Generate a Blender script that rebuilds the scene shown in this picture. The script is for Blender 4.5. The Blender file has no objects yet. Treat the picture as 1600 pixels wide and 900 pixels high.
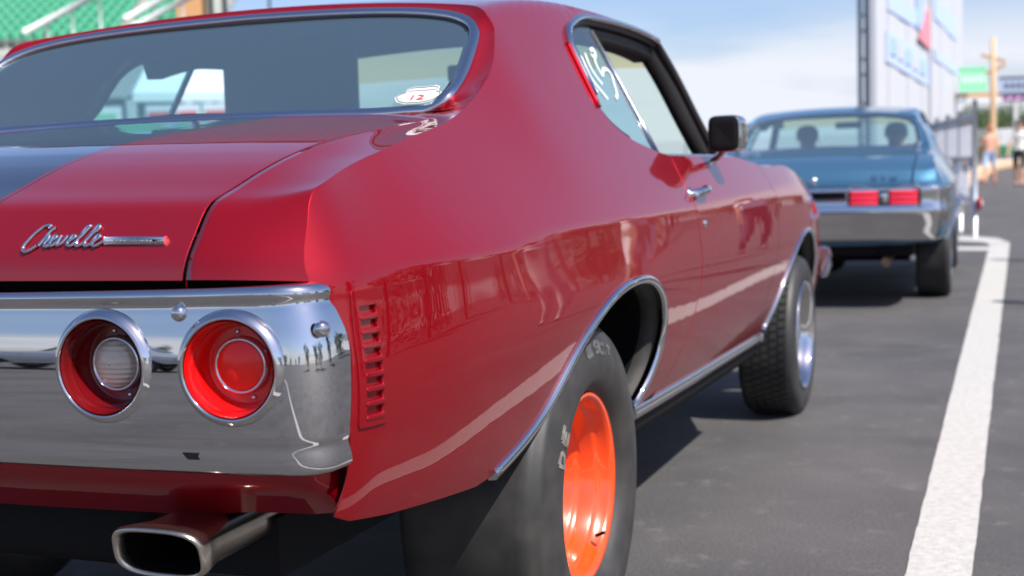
import bpy, bmesh, math, random
import numpy as np
from mathutils import Vector, Matrix
from mathutils.geometry import delaunay_2d_cdt
random.seed(7); rng = np.random.default_rng(7)
scene = bpy.context.scene
COL = scene.collection
R = math.radians

# ------------------------------------------------------------------ camera
cam_d = bpy.data.cameras.new('camera'); cam = bpy.data.objects.new('camera', cam_d); COL.objects.link(cam)
CAM = Vector((1.78, -1.63, 1.055))
right = Vector((0.93335, 0.35782, -0.02984)); fwd = Vector((-0.35895, 0.92939, -0.08618))
fwd.normalize(); right = (right - fwd * right.dot(fwd)).normalized(); up = right.cross(fwd)
m = Matrix((right, up, -fwd)).transposed().to_4x4(); m.translation = CAM
cam.matrix_world = m
cam_d.sensor_width = 36; cam_d.lens = 36 * 2050 / 1600
cam_d.clip_start = 0.05; cam_d.clip_end = 3000
cam_d.dof.use_dof = True; cam_d.dof.focus_distance = 2.25; cam_d.dof.aperture_fstop = 4.0
scene.camera = cam

# ------------------------------------------------------------------ sky and sun
SUN = Vector((0.71, -0.33, 1.0)).normalized()
w = bpy.data.worlds.new('World'); scene.world = w; w.use_nodes = True
nt = w.node_tree; N = nt.nodes; L = nt.links; N.clear()
out = N.new('ShaderNodeOutputWorld'); bg = N.new('ShaderNodeBackground'); bg.inputs['Strength'].default_value = 0.086
sky = N.new('ShaderNodeTexSky'); sky.sky_type = 'NISHITA'; sky.sun_disc = False
sky.sun_elevation = math.asin(SUN.z); sky.sun_rotation = math.atan2(SUN.x, SUN.y)
sky.air_density = 1.0; sky.dust_density = 1.6; sky.ozone_density = 2.5; sky.altitude = 200
tc = N.new('ShaderNodeTexCoord'); mp = N.new('ShaderNodeMapping'); mp.inputs['Scale'].default_value = (1, 1, 6); mp.inputs['Location'].default_value = (.3, 1.4, 0)
nz = N.new('ShaderNodeTexNoise'); nz.inputs['Scale'].default_value = 2.6; nz.inputs['Detail'].default_value = 8; nz.inputs['Roughness'].default_value = 0.55
cr = N.new('ShaderNodeValToRGB'); cr.color_ramp.elements[0].position = 0.36; cr.color_ramp.elements[1].position = 0.52
sep = N.new('ShaderNodeSeparateXYZ')
band = N.new('ShaderNodeMapRange'); band.inputs['From Min'].default_value = 0.125; band.inputs['From Max'].default_value = 0.075
mul = N.new('ShaderNodeMath'); mul.operation = 'MULTIPLY'
mx = N.new('ShaderNodeMixRGB'); mx.inputs['Color2'].default_value = (6.1, 6.35, 7.0, 1)
L.new(tc.outputs['Generated'], mp.inputs['Vector']); L.new(mp.outputs[0], nz.inputs['Vector']); L.new(nz.outputs[0], cr.inputs[0])
L.new(tc.outputs['Generated'], sep.inputs[0]); L.new(sep.outputs['Z'], band.inputs['Value'])
L.new(cr.outputs[0], mul.inputs[0]); L.new(band.outputs[0], mul.inputs[1])
tint = N.new('ShaderNodeMixRGB'); tint.blend_type = 'MULTIPLY'; tint.inputs[0].default_value = 1; tint.inputs['Color2'].default_value = (1.08, 1.06, 1.20, 1)
L.new(sky.outputs[0], tint.inputs['Color1'])
L.new(mul.outputs[0], mx.inputs['Fac']); L.new(tint.outputs[0], mx.inputs['Color1'])
L.new(mx.outputs[0], bg.inputs[0]); L.new(bg.outputs[0], out.inputs[0])
sd = bpy.data.lights.new('sun', 'SUN'); sd.energy = 5.0; sd.angle = R(0.53); sd.color = (1.0, 0.955, 0.89)
so = bpy.data.objects.new('sun', sd); COL.objects.link(so)
so.rotation_euler = (-SUN).to_track_quat('-Z', 'Y').to_euler()
scene.view_settings.view_transform = 'Standard'; scene.view_settings.look = 'None'
scene.view_settings.exposure = 0.74; scene.view_settings.gamma = 1
scene.view_settings.use_curve_mapping = False

# ------------------------------------------------------------------ materials
def mat(name, col, rough=0.5, metal=0.0, coat=0.0, coat_r=0.03, spec=0.5, noise=None, bump=None, trans=0.0, ior=1.5, emis=None):
    mt = bpy.data.materials.new(name); mt.use_nodes = True
    nt = mt.node_tree; b = nt.nodes['Principled BSDF']
    b.inputs['Base Color'].default_value = (*col, 1); b.inputs['Roughness'].default_value = rough
    b.inputs['Metallic'].default_value = metal; b.inputs['Coat Weight'].default_value = coat
    b.inputs['Coat Roughness'].default_value = coat_r; b.inputs['Specular IOR Level'].default_value = spec
    b.inputs['Transmission Weight'].default_value = trans; b.inputs['IOR'].default_value = ior
    t = None
    if noise or bump:
        t = nt.nodes.new('ShaderNodeTexCoord')
    if noise:   # (scale, amount, colour2)
        n = nt.nodes.new('ShaderNodeTexNoise'); n.inputs['Scale'].default_value = noise[0]; n.inputs['Detail'].default_value = 6
        mix = nt.nodes.new('ShaderNodeMixRGB'); mix.inputs['Color1'].default_value = (*col, 1); mix.inputs['Color2'].default_value = (*noise[2], 1)
        r = nt.nodes.new('ShaderNodeMapRange'); r.inputs['From Min'].default_value = 0.35; r.inputs['From Max'].default_value = 0.68; r.inputs['To Max'].default_value = noise[1]
        nt.links.new(t.outputs['Object'], n.inputs['Vector']); nt.links.new(n.outputs[0], r.inputs['Value']); nt.links.new(r.outputs[0], mix.inputs['Fac'])
        nt.links.new(mix.outputs[0], b.inputs['Base Color'])
    if bump:    # (scale, strength, distance)
        n = nt.nodes.new('ShaderNodeTexNoise'); n.inputs['Scale'].default_value = bump[0]; n.inputs['Detail'].default_value = 4
        bp = nt.nodes.new('ShaderNodeBump'); bp.inputs['Strength'].default_value = bump[1]; bp.inputs['Distance'].default_value = bump[2]
        nt.links.new(t.outputs['Object'], n.inputs['Vector']); nt.links.new(n.outputs[0], bp.inputs['Height']); nt.links.new(bp.outputs[0], b.inputs['Normal'])
    return mt

def glass_mat(name, tint, dust_sheen=0.05, ior=1.6, dust_sheen_col=(.5, .52, .5)):  # diffuse layer carries dust and, where blue, a painted sky reflection
    mt = bpy.data.materials.new(name); mt.use_nodes = True; nt = mt.node_tree; nd = nt.nodes; nd.clear()
    o = nd.new('ShaderNodeOutputMaterial'); tr = nd.new('ShaderNodeBsdfTransparent'); tr.inputs[0].default_value = (*tint, 1)
    gl = nd.new('ShaderNodeBsdfGlossy'); gl.inputs['Roughness'].default_value = 0.02
    lw = nd.new('ShaderNodeLayerWeight'); pw = nd.new('ShaderNodeMath'); pw.operation = 'POWER'; pw.inputs[1].default_value = 5
    nt.links.new(lw.outputs['Facing'], pw.inputs[0]); fr = nd.new('ShaderNodeMapRange'); f0 = ((ior - 1) / (ior + 1)) ** 2; fr.inputs['To Min'].default_value = f0; fr.inputs['To Max'].default_value = 1.0
    nt.links.new(pw.outputs[0], fr.inputs['Value'])
    df = nd.new('ShaderNodeBsdfDiffuse'); df.inputs[0].default_value = (*dust_sheen_col, 1)
    m1 = nd.new('ShaderNodeMixShader'); m2 = nd.new('ShaderNodeMixShader')
    t = nd.new('ShaderNodeTexCoord'); n = nd.new('ShaderNodeTexNoise'); n.inputs['Scale'].default_value = 160; n.inputs['Detail'].default_value = 3; n.inputs['Roughness'].default_value = .6
    r = nd.new('ShaderNodeMapRange'); r.inputs['From Min'].default_value = .45; r.inputs['From Max'].default_value = .8; r.inputs['To Min'].default_value = dust_sheen * .6; r.inputs['To Max'].default_value = dust_sheen * 2.4
    nt.links.new(t.outputs['Object'], n.inputs['Vector']); nt.links.new(n.outputs[0], r.inputs['Value'])
    nt.links.new(tr.outputs[0], m1.inputs[1]); nt.links.new(df.outputs[0], m1.inputs[2]); m1.inputs[0].default_value = dust_sheen * 1.3
    nt.links.new(fr.outputs[0], m2.inputs[0]); nt.links.new(m1.outputs[0], m2.inputs[1]); nt.links.new(gl.outputs[0], m2.inputs[2])
    nt.links.new(m2.outputs[0], o.inputs[0]); return mt

def paint_mat(name, col, dark, stripe=False):
    mt = mat(name, col, rough=0.42, metal=0.55, coat=1.0, coat_r=0.012, spec=0.0)
    nt = mt.node_tree; b = nt.nodes['Principled BSDF']; b.inputs['Coat IOR'].default_value = 1.7 if stripe else 1.50
    t = nt.nodes.new('ShaderNodeTexCoord')
    # very shallow orange peel and a few dust specks
    n = nt.nodes.new('ShaderNodeTexNoise'); n.inputs['Scale'].default_value = 9; n.inputs['Detail'].default_value = 1
    bp = nt.nodes.new('ShaderNodeBump'); bp.inputs['Strength'].default_value = 0.25; bp.inputs['Distance'].default_value = 0.0012
    nt.links.new(t.outputs['Object'], n.inputs['Vector']); nt.links.new(n.outputs[0], bp.inputs['Height'])
    nt.links.new(bp.outputs[0], b.inputs['Coat Normal'])
    n2 = nt.nodes.new('ShaderNodeTexNoise'); n2.inputs['Scale'].default_value = 3; n2.inputs['Detail'].default_value = 10; n2.inputs['Roughness'].default_value = .75
    r2 = nt.nodes.new('ShaderNodeMapRange'); r2.inputs['From Min'].default_value = .5; r2.inputs['From Max'].default_value = .8; r2.inputs['To Min'].default_value = 0.004; r2.inputs['To Max'].default_value = 0.03
    nt.links.new(t.outputs['Object'], n2.inputs['Vector']); nt.links.new(n2.outputs[0], r2.inputs['Value']); nt.links.new(r2.outputs[0], b.inputs['Coat Roughness'])
    if stripe:
        s = nt.nodes.new('ShaderNodeSeparateXYZ'); nt.links.new(t.outputs['Object'], s.inputs[0])
        a = nt.nodes.new('ShaderNodeMath'); a.operation = 'ABSOLUTE'; nt.links.new(s.outputs['X'], a.inputs[0])
        rp = nt.nodes.new('ShaderNodeValToRGB'); rp.color_ramp.interpolation = 'CONSTANT'
        e = rp.color_ramp.elements; e[0].position = 0; e[0].color = (0.006, 0.007, 0.01, 1); e[1].position = 0.300; e[1].color = (*col, 1)
        e2 = e.new(0.3085); e2.color = (0.006, 0.007, 0.01, 1); e3 = e.new(0.3125); e3.color = (*col, 1)
        nt.links.new(a.outputs[0], rp.inputs[0]); nt.links.new(rp.outputs[0], b.inputs['Base Color'])
        mtm = nt.nodes.new('ShaderNodeMath'); mtm.operation = 'GREATER_THAN'; mtm.inputs[1].default_value = .3
        ml = nt.nodes.new('ShaderNodeMath'); ml.operation = 'MULTIPLY'; ml.inputs[1].default_value = .55
        rr_ = nt.nodes.new('ShaderNodeMapRange'); rr_.inputs['To Min'].default_value = .06; rr_.inputs['To Max'].default_value = .45; nt.links.new(mtm.outputs[0], rr_.inputs['Value']); nt.links.new(rr_.outputs[0], b.inputs['Roughness'])
        sr_ = nt.nodes.new('ShaderNodeMapRange'); sr_.inputs['To Min'].default_value = .55; sr_.inputs['To Max'].default_value = 0; nt.links.new(mtm.outputs[0], sr_.inputs['Value']); nt.links.new(sr_.outputs[0], b.inputs['Specular IOR Level'])
        nt.links.new(a.outputs[0], mtm.inputs[0]); nt.links.new(mtm.outputs[0], ml.inputs[0]); nt.links.new(ml.outputs[0], b.inputs['Metallic'])
    return mt

M = {}
RED = (0.265, 0.001, 0.0065)
M['red'] = paint_mat('red paint', RED, (0.1, 0, 0))
M['red_lid'] = paint_mat('red paint with black stripe', RED, (0.1, 0, 0), stripe=True)
BLUE = (0.05, 0.135, 0.225)
M['blue'] = paint_mat('blue paint', BLUE, (0, 0, 0.1))
M['chrome'] = mat('chrome', (0.60, 0.60, 0.61), rough=0.035, metal=1)
M['chrome_dull'] = mat('brushed trim', (0.62, 0.63, 0.66), rough=0.16, metal=1)
M['steel'] = mat('stainless', (0.62, 0.58, 0.52), rough=0.26, metal=1, noise=(14, .7, (0.48, 0.40, 0.31)))
M['pipe'] = mat('heated pipe', (0.36, 0.25, 0.15), rough=0.4, metal=1, noise=(25, .8, (0.14, 0.09, 0.06)))
M['black'] = mat('flat black', (0.006, 0.006, 0.007), rough=0.75, spec=.2)
M['soot'] = mat('soot', (0.004, 0.004, 0.004), rough=0.95, spec=.1)
M['rubber'] = mat('rubber', (0.016, 0.016, 0.017), rough=0.55, noise=(8, .8, (0.035, 0.034, 0.033)), bump=(60, .25, .002))
M['slick'] = mat('slick rubber', (0.022, 0.021, 0.020), rough=0.5, noise=(16, .6, (0.050, 0.046, 0.043)), bump=(35, .25, .0015))
M['letter'] = mat('worn tyre lettering', (0.20, 0.185, 0.16), rough=.7, noise=(55, .9, (0.05, 0.05, 0.05)))
M['letter_grey'] = mat('raised rubber lettering', (0.09, 0.09, 0.09), rough=.6, noise=(55, .9, (0.03, 0.03, 0.03)))
M['seal'] = mat('window seal and shaded pillar', (0.012, 0.012, 0.013), rough=0.5)
M['cabin'] = mat('black vinyl', (0.010, 0.010, 0.011), rough=0.6, bump=(120, .2, .001))
M['headliner'] = mat('headliner', (0.018, 0.017, 0.018), rough=0.9)
M['orange'] = mat('orange wheel enamel', (0.74, 0.060, 0.002), rough=0.22, coat=1.0, coat_r=.04)
M['well'] = mat('wheel well', (0.035, 0.034, 0.033), rough=0.55, noise=(9, .7, (0.09, 0.085, 0.08)))
M['glass'] = glass_mat('tinted glass', (0.62, 0.80, 0.80), 0.13, ior=2.0, dust_sheen_col=(.22, .36, .50))  # blue diffuse colour stands for sky mirrored in the rear window
M['glass_clear'] = glass_mat('side glass', (0.62, 0.86, 0.88), 0.05, ior=1.9, dust_sheen_col=(.35, .50, .60))  # cyan tint and blue diffuse colour paint in the mirrored sky
M['screen_glass'] = glass_mat('windscreen glass', (0.80, 0.92, 0.86), 0.03)
M['band_glass'] = glass_mat('windscreen shade band', (0.74, 0.72, 0.45), 0.05)
M['redlens'] = mat('red lens', (0.75, 0.004, 0.004), rough=0.10, coat=1, trans=.35, ior=1.45)
M['redlens'].node_tree.nodes['Principled BSDF'].inputs['Subsurface Weight'].default_value = 0.0
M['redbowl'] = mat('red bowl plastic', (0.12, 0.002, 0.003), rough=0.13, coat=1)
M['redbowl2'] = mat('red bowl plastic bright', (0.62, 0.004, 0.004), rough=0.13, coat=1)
M['whitelens'] = mat('clear ribbed lens', (0.55, 0.46, 0.37), rough=0.16, coat=1)
M['amber'] = mat('amber glint', (1.0, 0.28, 0.01), rough=0.2, coat=1)
M['white'] = mat('white print', (0.78, 0.78, 0.78), rough=0.5)
M['sticker'] = mat('sticker white', (0.62, 0.61, 0.60), rough=0.5)
M['sticker_red'] = mat('sticker red', (0.65, 0.05, 0.05), rough=0.5)
M['sticker_black'] = mat('sticker black', (0.02, 0.02, 0.02), rough=0.5)
M['shoe_polish'] = mat('white shoe polish', (0.52, 0.56, 0.58), rough=0.8)
def ribbed(mt, scale, dist, rings=False, axis='Z'):
    nt = mt.node_tree; b = nt.nodes['Principled BSDF']
    t = nt.nodes.new('ShaderNodeTexCoord'); wv = nt.nodes.new('ShaderNodeTexWave'); wv.bands_direction = axis
    wv.inputs['Scale'].default_value = scale; bp = nt.nodes.new('ShaderNodeBump'); bp.inputs['Strength'].default_value = .8; bp.inputs['Distance'].default_value = dist
    nt.links.new(t.outputs['Object'], wv.inputs[0]); nt.links.new(wv.outputs['Fac'], bp.inputs['Height']); nt.links.new(bp.outputs[0], b.inputs['Normal'])
ribbed(M['whitelens'], 40, .002)

# ------------------------------------------------------------------ numeric helpers
def spl(xs, ys):
    """natural cubic spline through (xs, ys), linear beyond the ends"""
    xs = np.array(xs, float); ys = np.array(ys, float); n = len(xs); h = np.diff(xs)
    A = np.zeros((n, n)); r = np.zeros(n); A[0, 0] = A[-1, -1] = 1
    for i in range(1, n - 1):
        A[i, i - 1] = h[i - 1]; A[i, i] = 2 * (h[i - 1] + h[i]); A[i, i + 1] = h[i]
        r[i] = 3 * ((ys[i + 1] - ys[i]) / h[i] - (ys[i] - ys[i - 1]) / h[i - 1])
    c = np.linalg.solve(A, r); b = (ys[1:] - ys[:-1]) / h - h * (2 * c[:-1] + c[1:]) / 3; d = (c[1:] - c[:-1]) / (3 * h)
    def f(x):
        x = np.asarray(x, float); i = np.clip(np.searchsorted(xs, x) - 1, 0, n - 2); t = x - xs[i]
        v = ys[i] + b[i] * t + c[i] * t * t + d[i] * t ** 3
        v = np.where(x < xs[0], ys[0] + b[0] * (x - xs[0]), v)
        s = b[-1] + 2 * c[-2] * h[-1] + 3 * d[-1] * h[-1] ** 2
        return np.where(x > xs[-1], ys[-1] + s * (x - xs[-1]), v)
    return f
def lin(xs, ys): return lambda x: np.interp(x, xs, ys)
def smin(a, b, w): return -w * np.logaddexp(-a / w, -b / w)
def cr_curve(pts, n, closed=False):
    """resample a smooth curve through points by arc length"""
    P = np.array(pts, float)
    if closed: P = np.vstack([P, P[:1]])
    d = np.r_[0, np.cumsum(np.linalg.norm(np.diff(P, axis=0), axis=1))]
    if closed:
        k = 3; m_ = len(P) - 1
        idx = np.arange(-k, m_ + k + 1) % m_; PP = P[idx]
        dd = np.r_[0, np.cumsum(np.linalg.norm(np.diff(PP, axis=0), axis=1))]; o = dd[k]
        fs = [spl(dd - o, PP[:, j]) for j in range(P.shape[1])]; t = np.linspace(0, d[-1], n, endpoint=False)
    else:
        fs = [spl(d, P[:, j]) for j in range(P.shape[1])]; t = np.linspace(0, d[-1], n)
    return np.stack([f(t) for f in fs], 1)

def link(name, me, material, parent, smooth=True):
    o = bpy.data.objects.new(name, me); COL.objects.link(o)
    if material is not None:
        for mm in (material if isinstance(material, (list, tuple)) else [material]): me.materials.append(mm)
    if parent is not None: o.parent = parent
    if smooth: me.polygons.foreach_set('use_smooth', [True] * len(me.polygons))
    return o
def mesh_obj(name, verts, faces, material, parent=None, smooth=True, mids=None, normals=None):
    me = bpy.data.meshes.new(name)
    me.from_pydata([tuple(map(float, v)) for v in verts], [], [tuple(int(i) for i in f) for f in faces])
    o = link(name, me, material, parent, smooth)
    if mids is not None: me.polygons.foreach_set('material_index', mids)
    me.update()
    if normals is not None: me.normals_split_custom_set_from_vertices([tuple(map(float, n)) for n in normals])
    return o
def grid_obj(name, G, material, parent=None, wrap_u=False, wrap_v=False, flip=False, smooth=True, solid=None):
    """G: array rows x cols x 3"""
    G = np.asarray(G); a, b = G.shape[:2]; F = []
    for i in range(a if wrap_u else a - 1):
        for j in range(b if wrap_v else b - 1):
            q = (i * b + j, i * b + (j + 1) % b, ((i + 1) % a) * b + (j + 1) % b, ((i + 1) % a) * b + j)
            F.append(q[::-1] if flip else q)
    o = mesh_obj(name, G.reshape(-1, 3), F, material, parent, smooth)
    if solid:
        s = o.modifiers.new('solid', 'SOLIDIFY'); s.thickness = solid; s.offset = -1
    return o
def sweep(name, path, prof, nrm, material, parent=None, closed=False, caps=True, smooth=True):
    """profile points (a, b): a across (T x N), b along the normal"""
    P = np.asarray(path, float); n = len(P)
    T = np.roll(P, -1, 0) - np.roll(P, 1, 0)
    if not closed: T[0] = P[1] - P[0]; T[-1] = P[-1] - P[-2]
    T /= np.linalg.norm(T, axis=1)[:, None]
    Nn = np.broadcast_to(np.asarray(nrm, float), P.shape).copy(); Nn -= T * (Nn * T).sum(1)[:, None]; Nn /= np.linalg.norm(Nn, axis=1)[:, None]
    B = np.cross(T, Nn); pr = np.asarray(prof, float)
    G = P[:, None] + B[:, None] * pr[None, :, :1] + Nn[:, None] * pr[None, :, 1:2]
    o = grid_obj(name, G, material, parent, wrap_u=closed, wrap_v=True, smooth=smooth)
    if caps and not closed:
        bm = bmesh.new(); bm.from_mesh(o.data); bm.verts.ensure_lookup_table(); k = len(pr)
        bm.faces.new([bm.verts[i] for i in range(k)]); bm.faces.new([bm.verts[(n - 1) * k + i] for i in range(k)][::-1]); bm.to_mesh(o.data); bm.free()
    return o
def ring_prof(r, n=10, ry=None):
    ry = ry or r
    return [(r * math.cos(2 * math.pi * i / n), ry * math.sin(2 * math.pi * i / n)) for i in range(n)]
def box_data(cx, cy, cz, sx, sy, sz):
    x, y, z = sx / 2, sy / 2, sz / 2
    V = [(cx + a * x, cy + b * y, cz + c * z) for a in (-1, 1) for b in (-1, 1) for c in (-1, 1)]
    Fc = [(0, 1, 3, 2), (4, 6, 7, 5), (0, 4, 5, 1), (2, 3, 7, 6), (0, 2, 6, 4), (1, 5, 7, 3)]
    return V, Fc
def box(name, c, s, material, parent=None, bev=0.0, rot=None):
    V, Fc = box_data(0, 0, 0, *s)
    o = mesh_obj(name, V, Fc, material, parent, smooth=False); o.location = c
    if rot: o.rotation_euler = rot
    if bev:
        b = o.modifiers.new('bevel', 'BEVEL'); b.width = bev; b.segments = 3; o.data.polygons.foreach_set('use_smooth', [True] * 6)
    return o
def boxes(name, lst, material, parent=None):
    V = []; Fc = []
    for b in lst:
        v, f = box_data(*b[0], *b[1]); o = len(V); V += v; Fc += [tuple(i + o for i in q) for q in f]
    return mesh_obj(name, V, Fc, material, parent, smooth=False)
def lathe(name, prof, material, parent=None, n=48, center=(0, 0, 0), axis='y', sign=1, squash=1):
    """profile (r, d): d along axis*sign"""
    G = []
    for r, d in prof:
        row = []
        for i in range(n):
            a = 2 * math.pi * i / n; c, s = r * math.cos(a), r * math.sin(a) * squash
            p = {'y': (c, sign * d, s), 'x': (sign * d, c, s), 'z': (c, s, sign * d)}[axis]
            row.append([p[k] + center[k] for k in range(3)])
        G.append(row)
    o = grid_obj(name, np.array(G), material, parent, wrap_v=True)
    bm = bmesh.new(); bm.from_mesh(o.data)
    bmesh.ops.remove_doubles(bm, verts=bm.verts, dist=1e-6)
    bmesh.ops.recalc_face_normals(bm, faces=bm.faces)
    bm.to_mesh(o.data); bm.free(); return o
def in_poly(pts, poly):
    x, y = pts[:, 0], pts[:, 1]; px, py = poly[:, 0], poly[:, 1]; ins = np.zeros(len(pts), bool); j = len(poly) - 1
    for i in range(len(poly)):
        c = ((py[i] > y) != (py[j] > y)) & (x < (px[j] - px[i]) * (y - py[i]) / (py[j] - py[i] + 1e-15) + px[i]); ins ^= c; j = i
    return ins
def seg_dist(pts, poly):
    a = poly; b = np.roll(poly, -1, 0); dmin = np.full(len(pts), 1e9)
    for i in range(len(a)):
        ab = b[i] - a[i]; t = np.clip(((pts - a[i]) @ ab) / (ab @ ab + 1e-15), 0, 1)
        dmin = np.minimum(dmin, np.linalg.norm(pts - a[i] - t[:, None] * ab, axis=1))
    return dmin
def densify(poly, res):
    o = []
    P = np.array(poly, float)
    for i in range(len(P)):
        a, b = P[i], P[(i + 1) % len(P)]; k = max(1, int(np.linalg.norm(b - a) / res))
        for j in range(k): o.append(a + (b - a) * j / k)
    return np.array(o)
def panel(name, poly, surf, material, parent, res=0.03, holes=(), sgn=1, mirror=False, flange=0.004, edge=0.0012, solid_back=True):
    """a sheet-metal panel: 2-D outline (u, v), mapped by surf(u, v) -> xyz arrays; rounded edges turned inward"""
    loops = [densify(poly, res * .6)] + [densify(h, res * .6) for h in holes]
    def key(l):  # drop duplicates
        k = [0]
        for i in range(1, len(l)):
            if np.linalg.norm(l[i] - l[k[-1]]) > 1e-5: k.append(i)
        if np.linalg.norm(l[k[-1]] - l[k[0]]) < 1e-5: k.pop()
        return l[k]
    loops = [key(l) for l in loops]
    lo = loops[0].min(0); hi = loops[0].max(0)
    gx, gy = np.meshgrid(np.arange(lo[0] + res / 2, hi[0], res), np.arange(lo[1] + res / 2, hi[1], res))
    g = np.stack([gx.ravel(), gy.ravel()], 1); g[:, 0] += (np.round((g[:, 1] - lo[1]) / res) % 2) * res * .5
    k = in_poly(g, loops[0]); g = g[k]
    for h in loops[1:]: g = g[~in_poly(g, h)]
    for l in loops: g = g[seg_dist(g, l) > res * .45]
    pts = [Vector(p) for l in loops for p in l] + [Vector(p) for p in g]
    edges = []; o0 = 0; spans = []
    for l in loops:
        n = len(l); edges += [(o0 + i, o0 + (i + 1) % n) for i in range(n)]; spans.append((o0, n)); o0 += n
    V2, _, T, _, _, _ = delaunay_2d_cdt(pts, edges, [], 0, 1e-7)
    V2 = np.array([tuple(v) for v in V2]); T = np.array([t for t in T if len(t) == 3])
    cen = V2[T].mean(1); keep = in_poly(cen, loops[0])
    for h in loops[1:]: keep &= ~in_poly(cen, h)
    T = T[keep]
    e = 1e-4
    P = surf(V2[:, 0], V2[:, 1]); du = surf(V2[:, 0] + e, V2[:, 1]) - surf(V2[:, 0] - e, V2[:, 1]); dv = surf(V2[:, 0], V2[:, 1] + e) - surf(V2[:, 0], V2[:, 1] - e)
    Nn = np.cross(du, dv) * sgn; Nn /= np.linalg.norm(Nn, axis=1)[:, None] + 1e-12
    # face orientation
    if len(T):
        fn = np.cross(P[T[:, 1]] - P[T[:, 0]], P[T[:, 2]] - P[T[:, 0]]); s = (fn * Nn[T[:, 0]]).sum(1) < 0
        T[s] = T[s][:, ::-1]
    verts = [P]; norms = [Nn]; faces = [tuple(t) for t in T]; base = len(P)
    if len(V2) == len(pts) and flange:
        for li, (s0, n) in enumerate(spans):
            idx = np.arange(s0, s0 + n); p = P[idx]; nn = Nn[idx]
            t = np.roll(p, -1, 0) - np.roll(p, 1, 0); t /= np.linalg.norm(t, axis=1)[:, None] + 1e-12
            outv = np.cross(t, nn); l = loops[li]
            area = 0.5 * np.sum(l[:, 0] * np.roll(l[:, 1], -1) - np.roll(l[:, 0], -1) * l[:, 1])
            q = sgn * (1 if area > 0 else -1) * (1 if li == 0 else -1)
            outv = outv * q
            r1 = p + outv * edge - nn * edge; r2 = p + outv * edge - nn * flange
            i1 = base; i2 = base + n; base += 2 * n
            verts += [r1, r2]; m1 = outv * .8 + nn * .5; m1 /= np.linalg.norm(m1, axis=1)[:, None]; norms += [m1, outv]
            for i in range(n):
                j = (i + 1) % n
                for A, B, C_, D in ((idx[i], idx[j], i1 + j, i1 + i), (i1 + i, i1 + j, i2 + j, i2 + i)):
                    faces.append((A, B, C_, D) if q < 0 else (D, C_, B, A))
            # orientation check on the first quad
    P = np.vstack(verts); Nn = np.vstack(norms)
    F2 = []
    for f in faces:
        a, b, c = P[f[0]], P[f[1]], P[f[2]]; fn = np.cross(b - a, c - a)
        F2.append(f if fn @ (Nn[f[0]] + Nn[f[2]]) > 0 else f[::-1])
    if mirror:
        P = P * [-1, 1, 1]; Nn = Nn * [-1, 1, 1]; F2 = [f[::-1] for f in F2]
    return mesh_obj(name, P, F2, material, parent, normals=Nn)
def empty(name, loc=(0, 0, 0), rz=0.0, parent=None):
    o = bpy.data.objects.new(name, None); COL.objects.link(o); o.location = loc; o.rotation_euler = (0, 0, rz); o.empty_display_size = .2
    if parent: o.parent = parent
    return o
def tag(o, label=None, cat=None, group=None, kind=None):
    if label: o['label'] = label
    if cat: o['category'] = cat
    if group: o['group'] = group
    if kind: o['kind'] = kind
    return o
def copy_tree(o, parent=None):
    c = o.copy(); COL.objects.link(c); c.parent = parent
    for ch in [x for x in bpy.data.objects if x.parent == o]: copy_tree(ch, c)
    return c

# ------------------------------------------------------------------ the coupe: body surfaces (x right, y forward from the tail, z up)
xc = spl([-.06, -.03, 0, .027, .08, .142, .277, .461, .8, 1.3, 2.6, 3.6, 4.1, 4.35, 4.6, 4.9], [.815, .85, .875, .889, .903, .914, .934, .947, .953, .9535, .953, .952, .947, .936, .916, .87])
zc = spl([-.06, 0, .142, .277, .461, .765, 1.1, 2.0, 3.2, 3.9, 4.2, 4.5, 4.9], [.908, .911, .918, .925, .932, .942, .949, .950, .957, .948, .925, .86, .77])
kk = spl([-.06, .016, .15, .295, .626, .86, 1.01, 1.2, 1.6, 3.0, 3.6, 5], [.32, .36, .55, .66, .72, .67, .615, .59, .565, .56, .6, .6])
low_mid = spl([-.60, -.5, -.42, -.33, -.25, -.17, -.10, -.05, -.02, 0], [-.118, -.074, -.042, -.016, .0005, .0078, .0066, .0030, .0010, .0])
low_rear = spl([-.40, -.33, -.25, -.18, -.10, -.04, 0], [-.036, -.006, .011, .016, .010, .002, 0])
flare = lambda y: np.exp(-((y - 1.05) / .55) ** 2)
def S(y, z):
    y = np.asarray(y, float); z = np.asarray(z, float); d = z - zc(y)
    upper = -kk(y) * d
    dn = np.minimum(d, 0); wr = np.exp(-np.clip(y + .03, 0, 9) / .22)
    low = low_mid(dn) * (1 - wr) + low_rear(dn) * wr + flare(y) * .010 * np.exp(-((dn + .16) / .075) ** 2)
    low = np.where(d > 0, 0.0, low) + np.where(d > 0, d * .02, 0)
    w = np.interp(y, [0, .5, 2, 4], [.0012, .0016, .0035, .007])
    return xc(y) + smin(upper, low, w) + w * .3
zroof = spl([1.0, 1.15, 1.27, 1.4, 1.7, 2.0, 2.4, 2.7, 2.95], [1.44, 1.468, 1.488, 1.508, 1.540, 1.552, 1.552, 1.535, 1.50])
def Rf(x, y):
    ax = np.abs(x); crown = .028 * (ax / .6) ** 2
    return smin(zroof(y) - crown, zc(y) + (xc(y) - ax) / kk(y), .018)
side = lambda u, v: np.stack([S(u, v), u, v], 1)
roof = lambda u, v: np.stack([u, v, Rf(u, v)], 1)
zr = spl([-.01, .016, .1, .295, .45, .626, .75, .861, .95, 1.012, 1.125], [1.033, 1.040, 1.062, 1.101, 1.128, 1.158, 1.190, 1.229, 1.270, 1.306, 1.389])
# hood ridge at the front
zrf = spl([2.9, 3.2, 3.6, 3.87, 4.1, 4.33, 4.62, 4.79], [1.075, 1.062, 1.058, 1.053, 1.005, .945, .875, .80])

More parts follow.
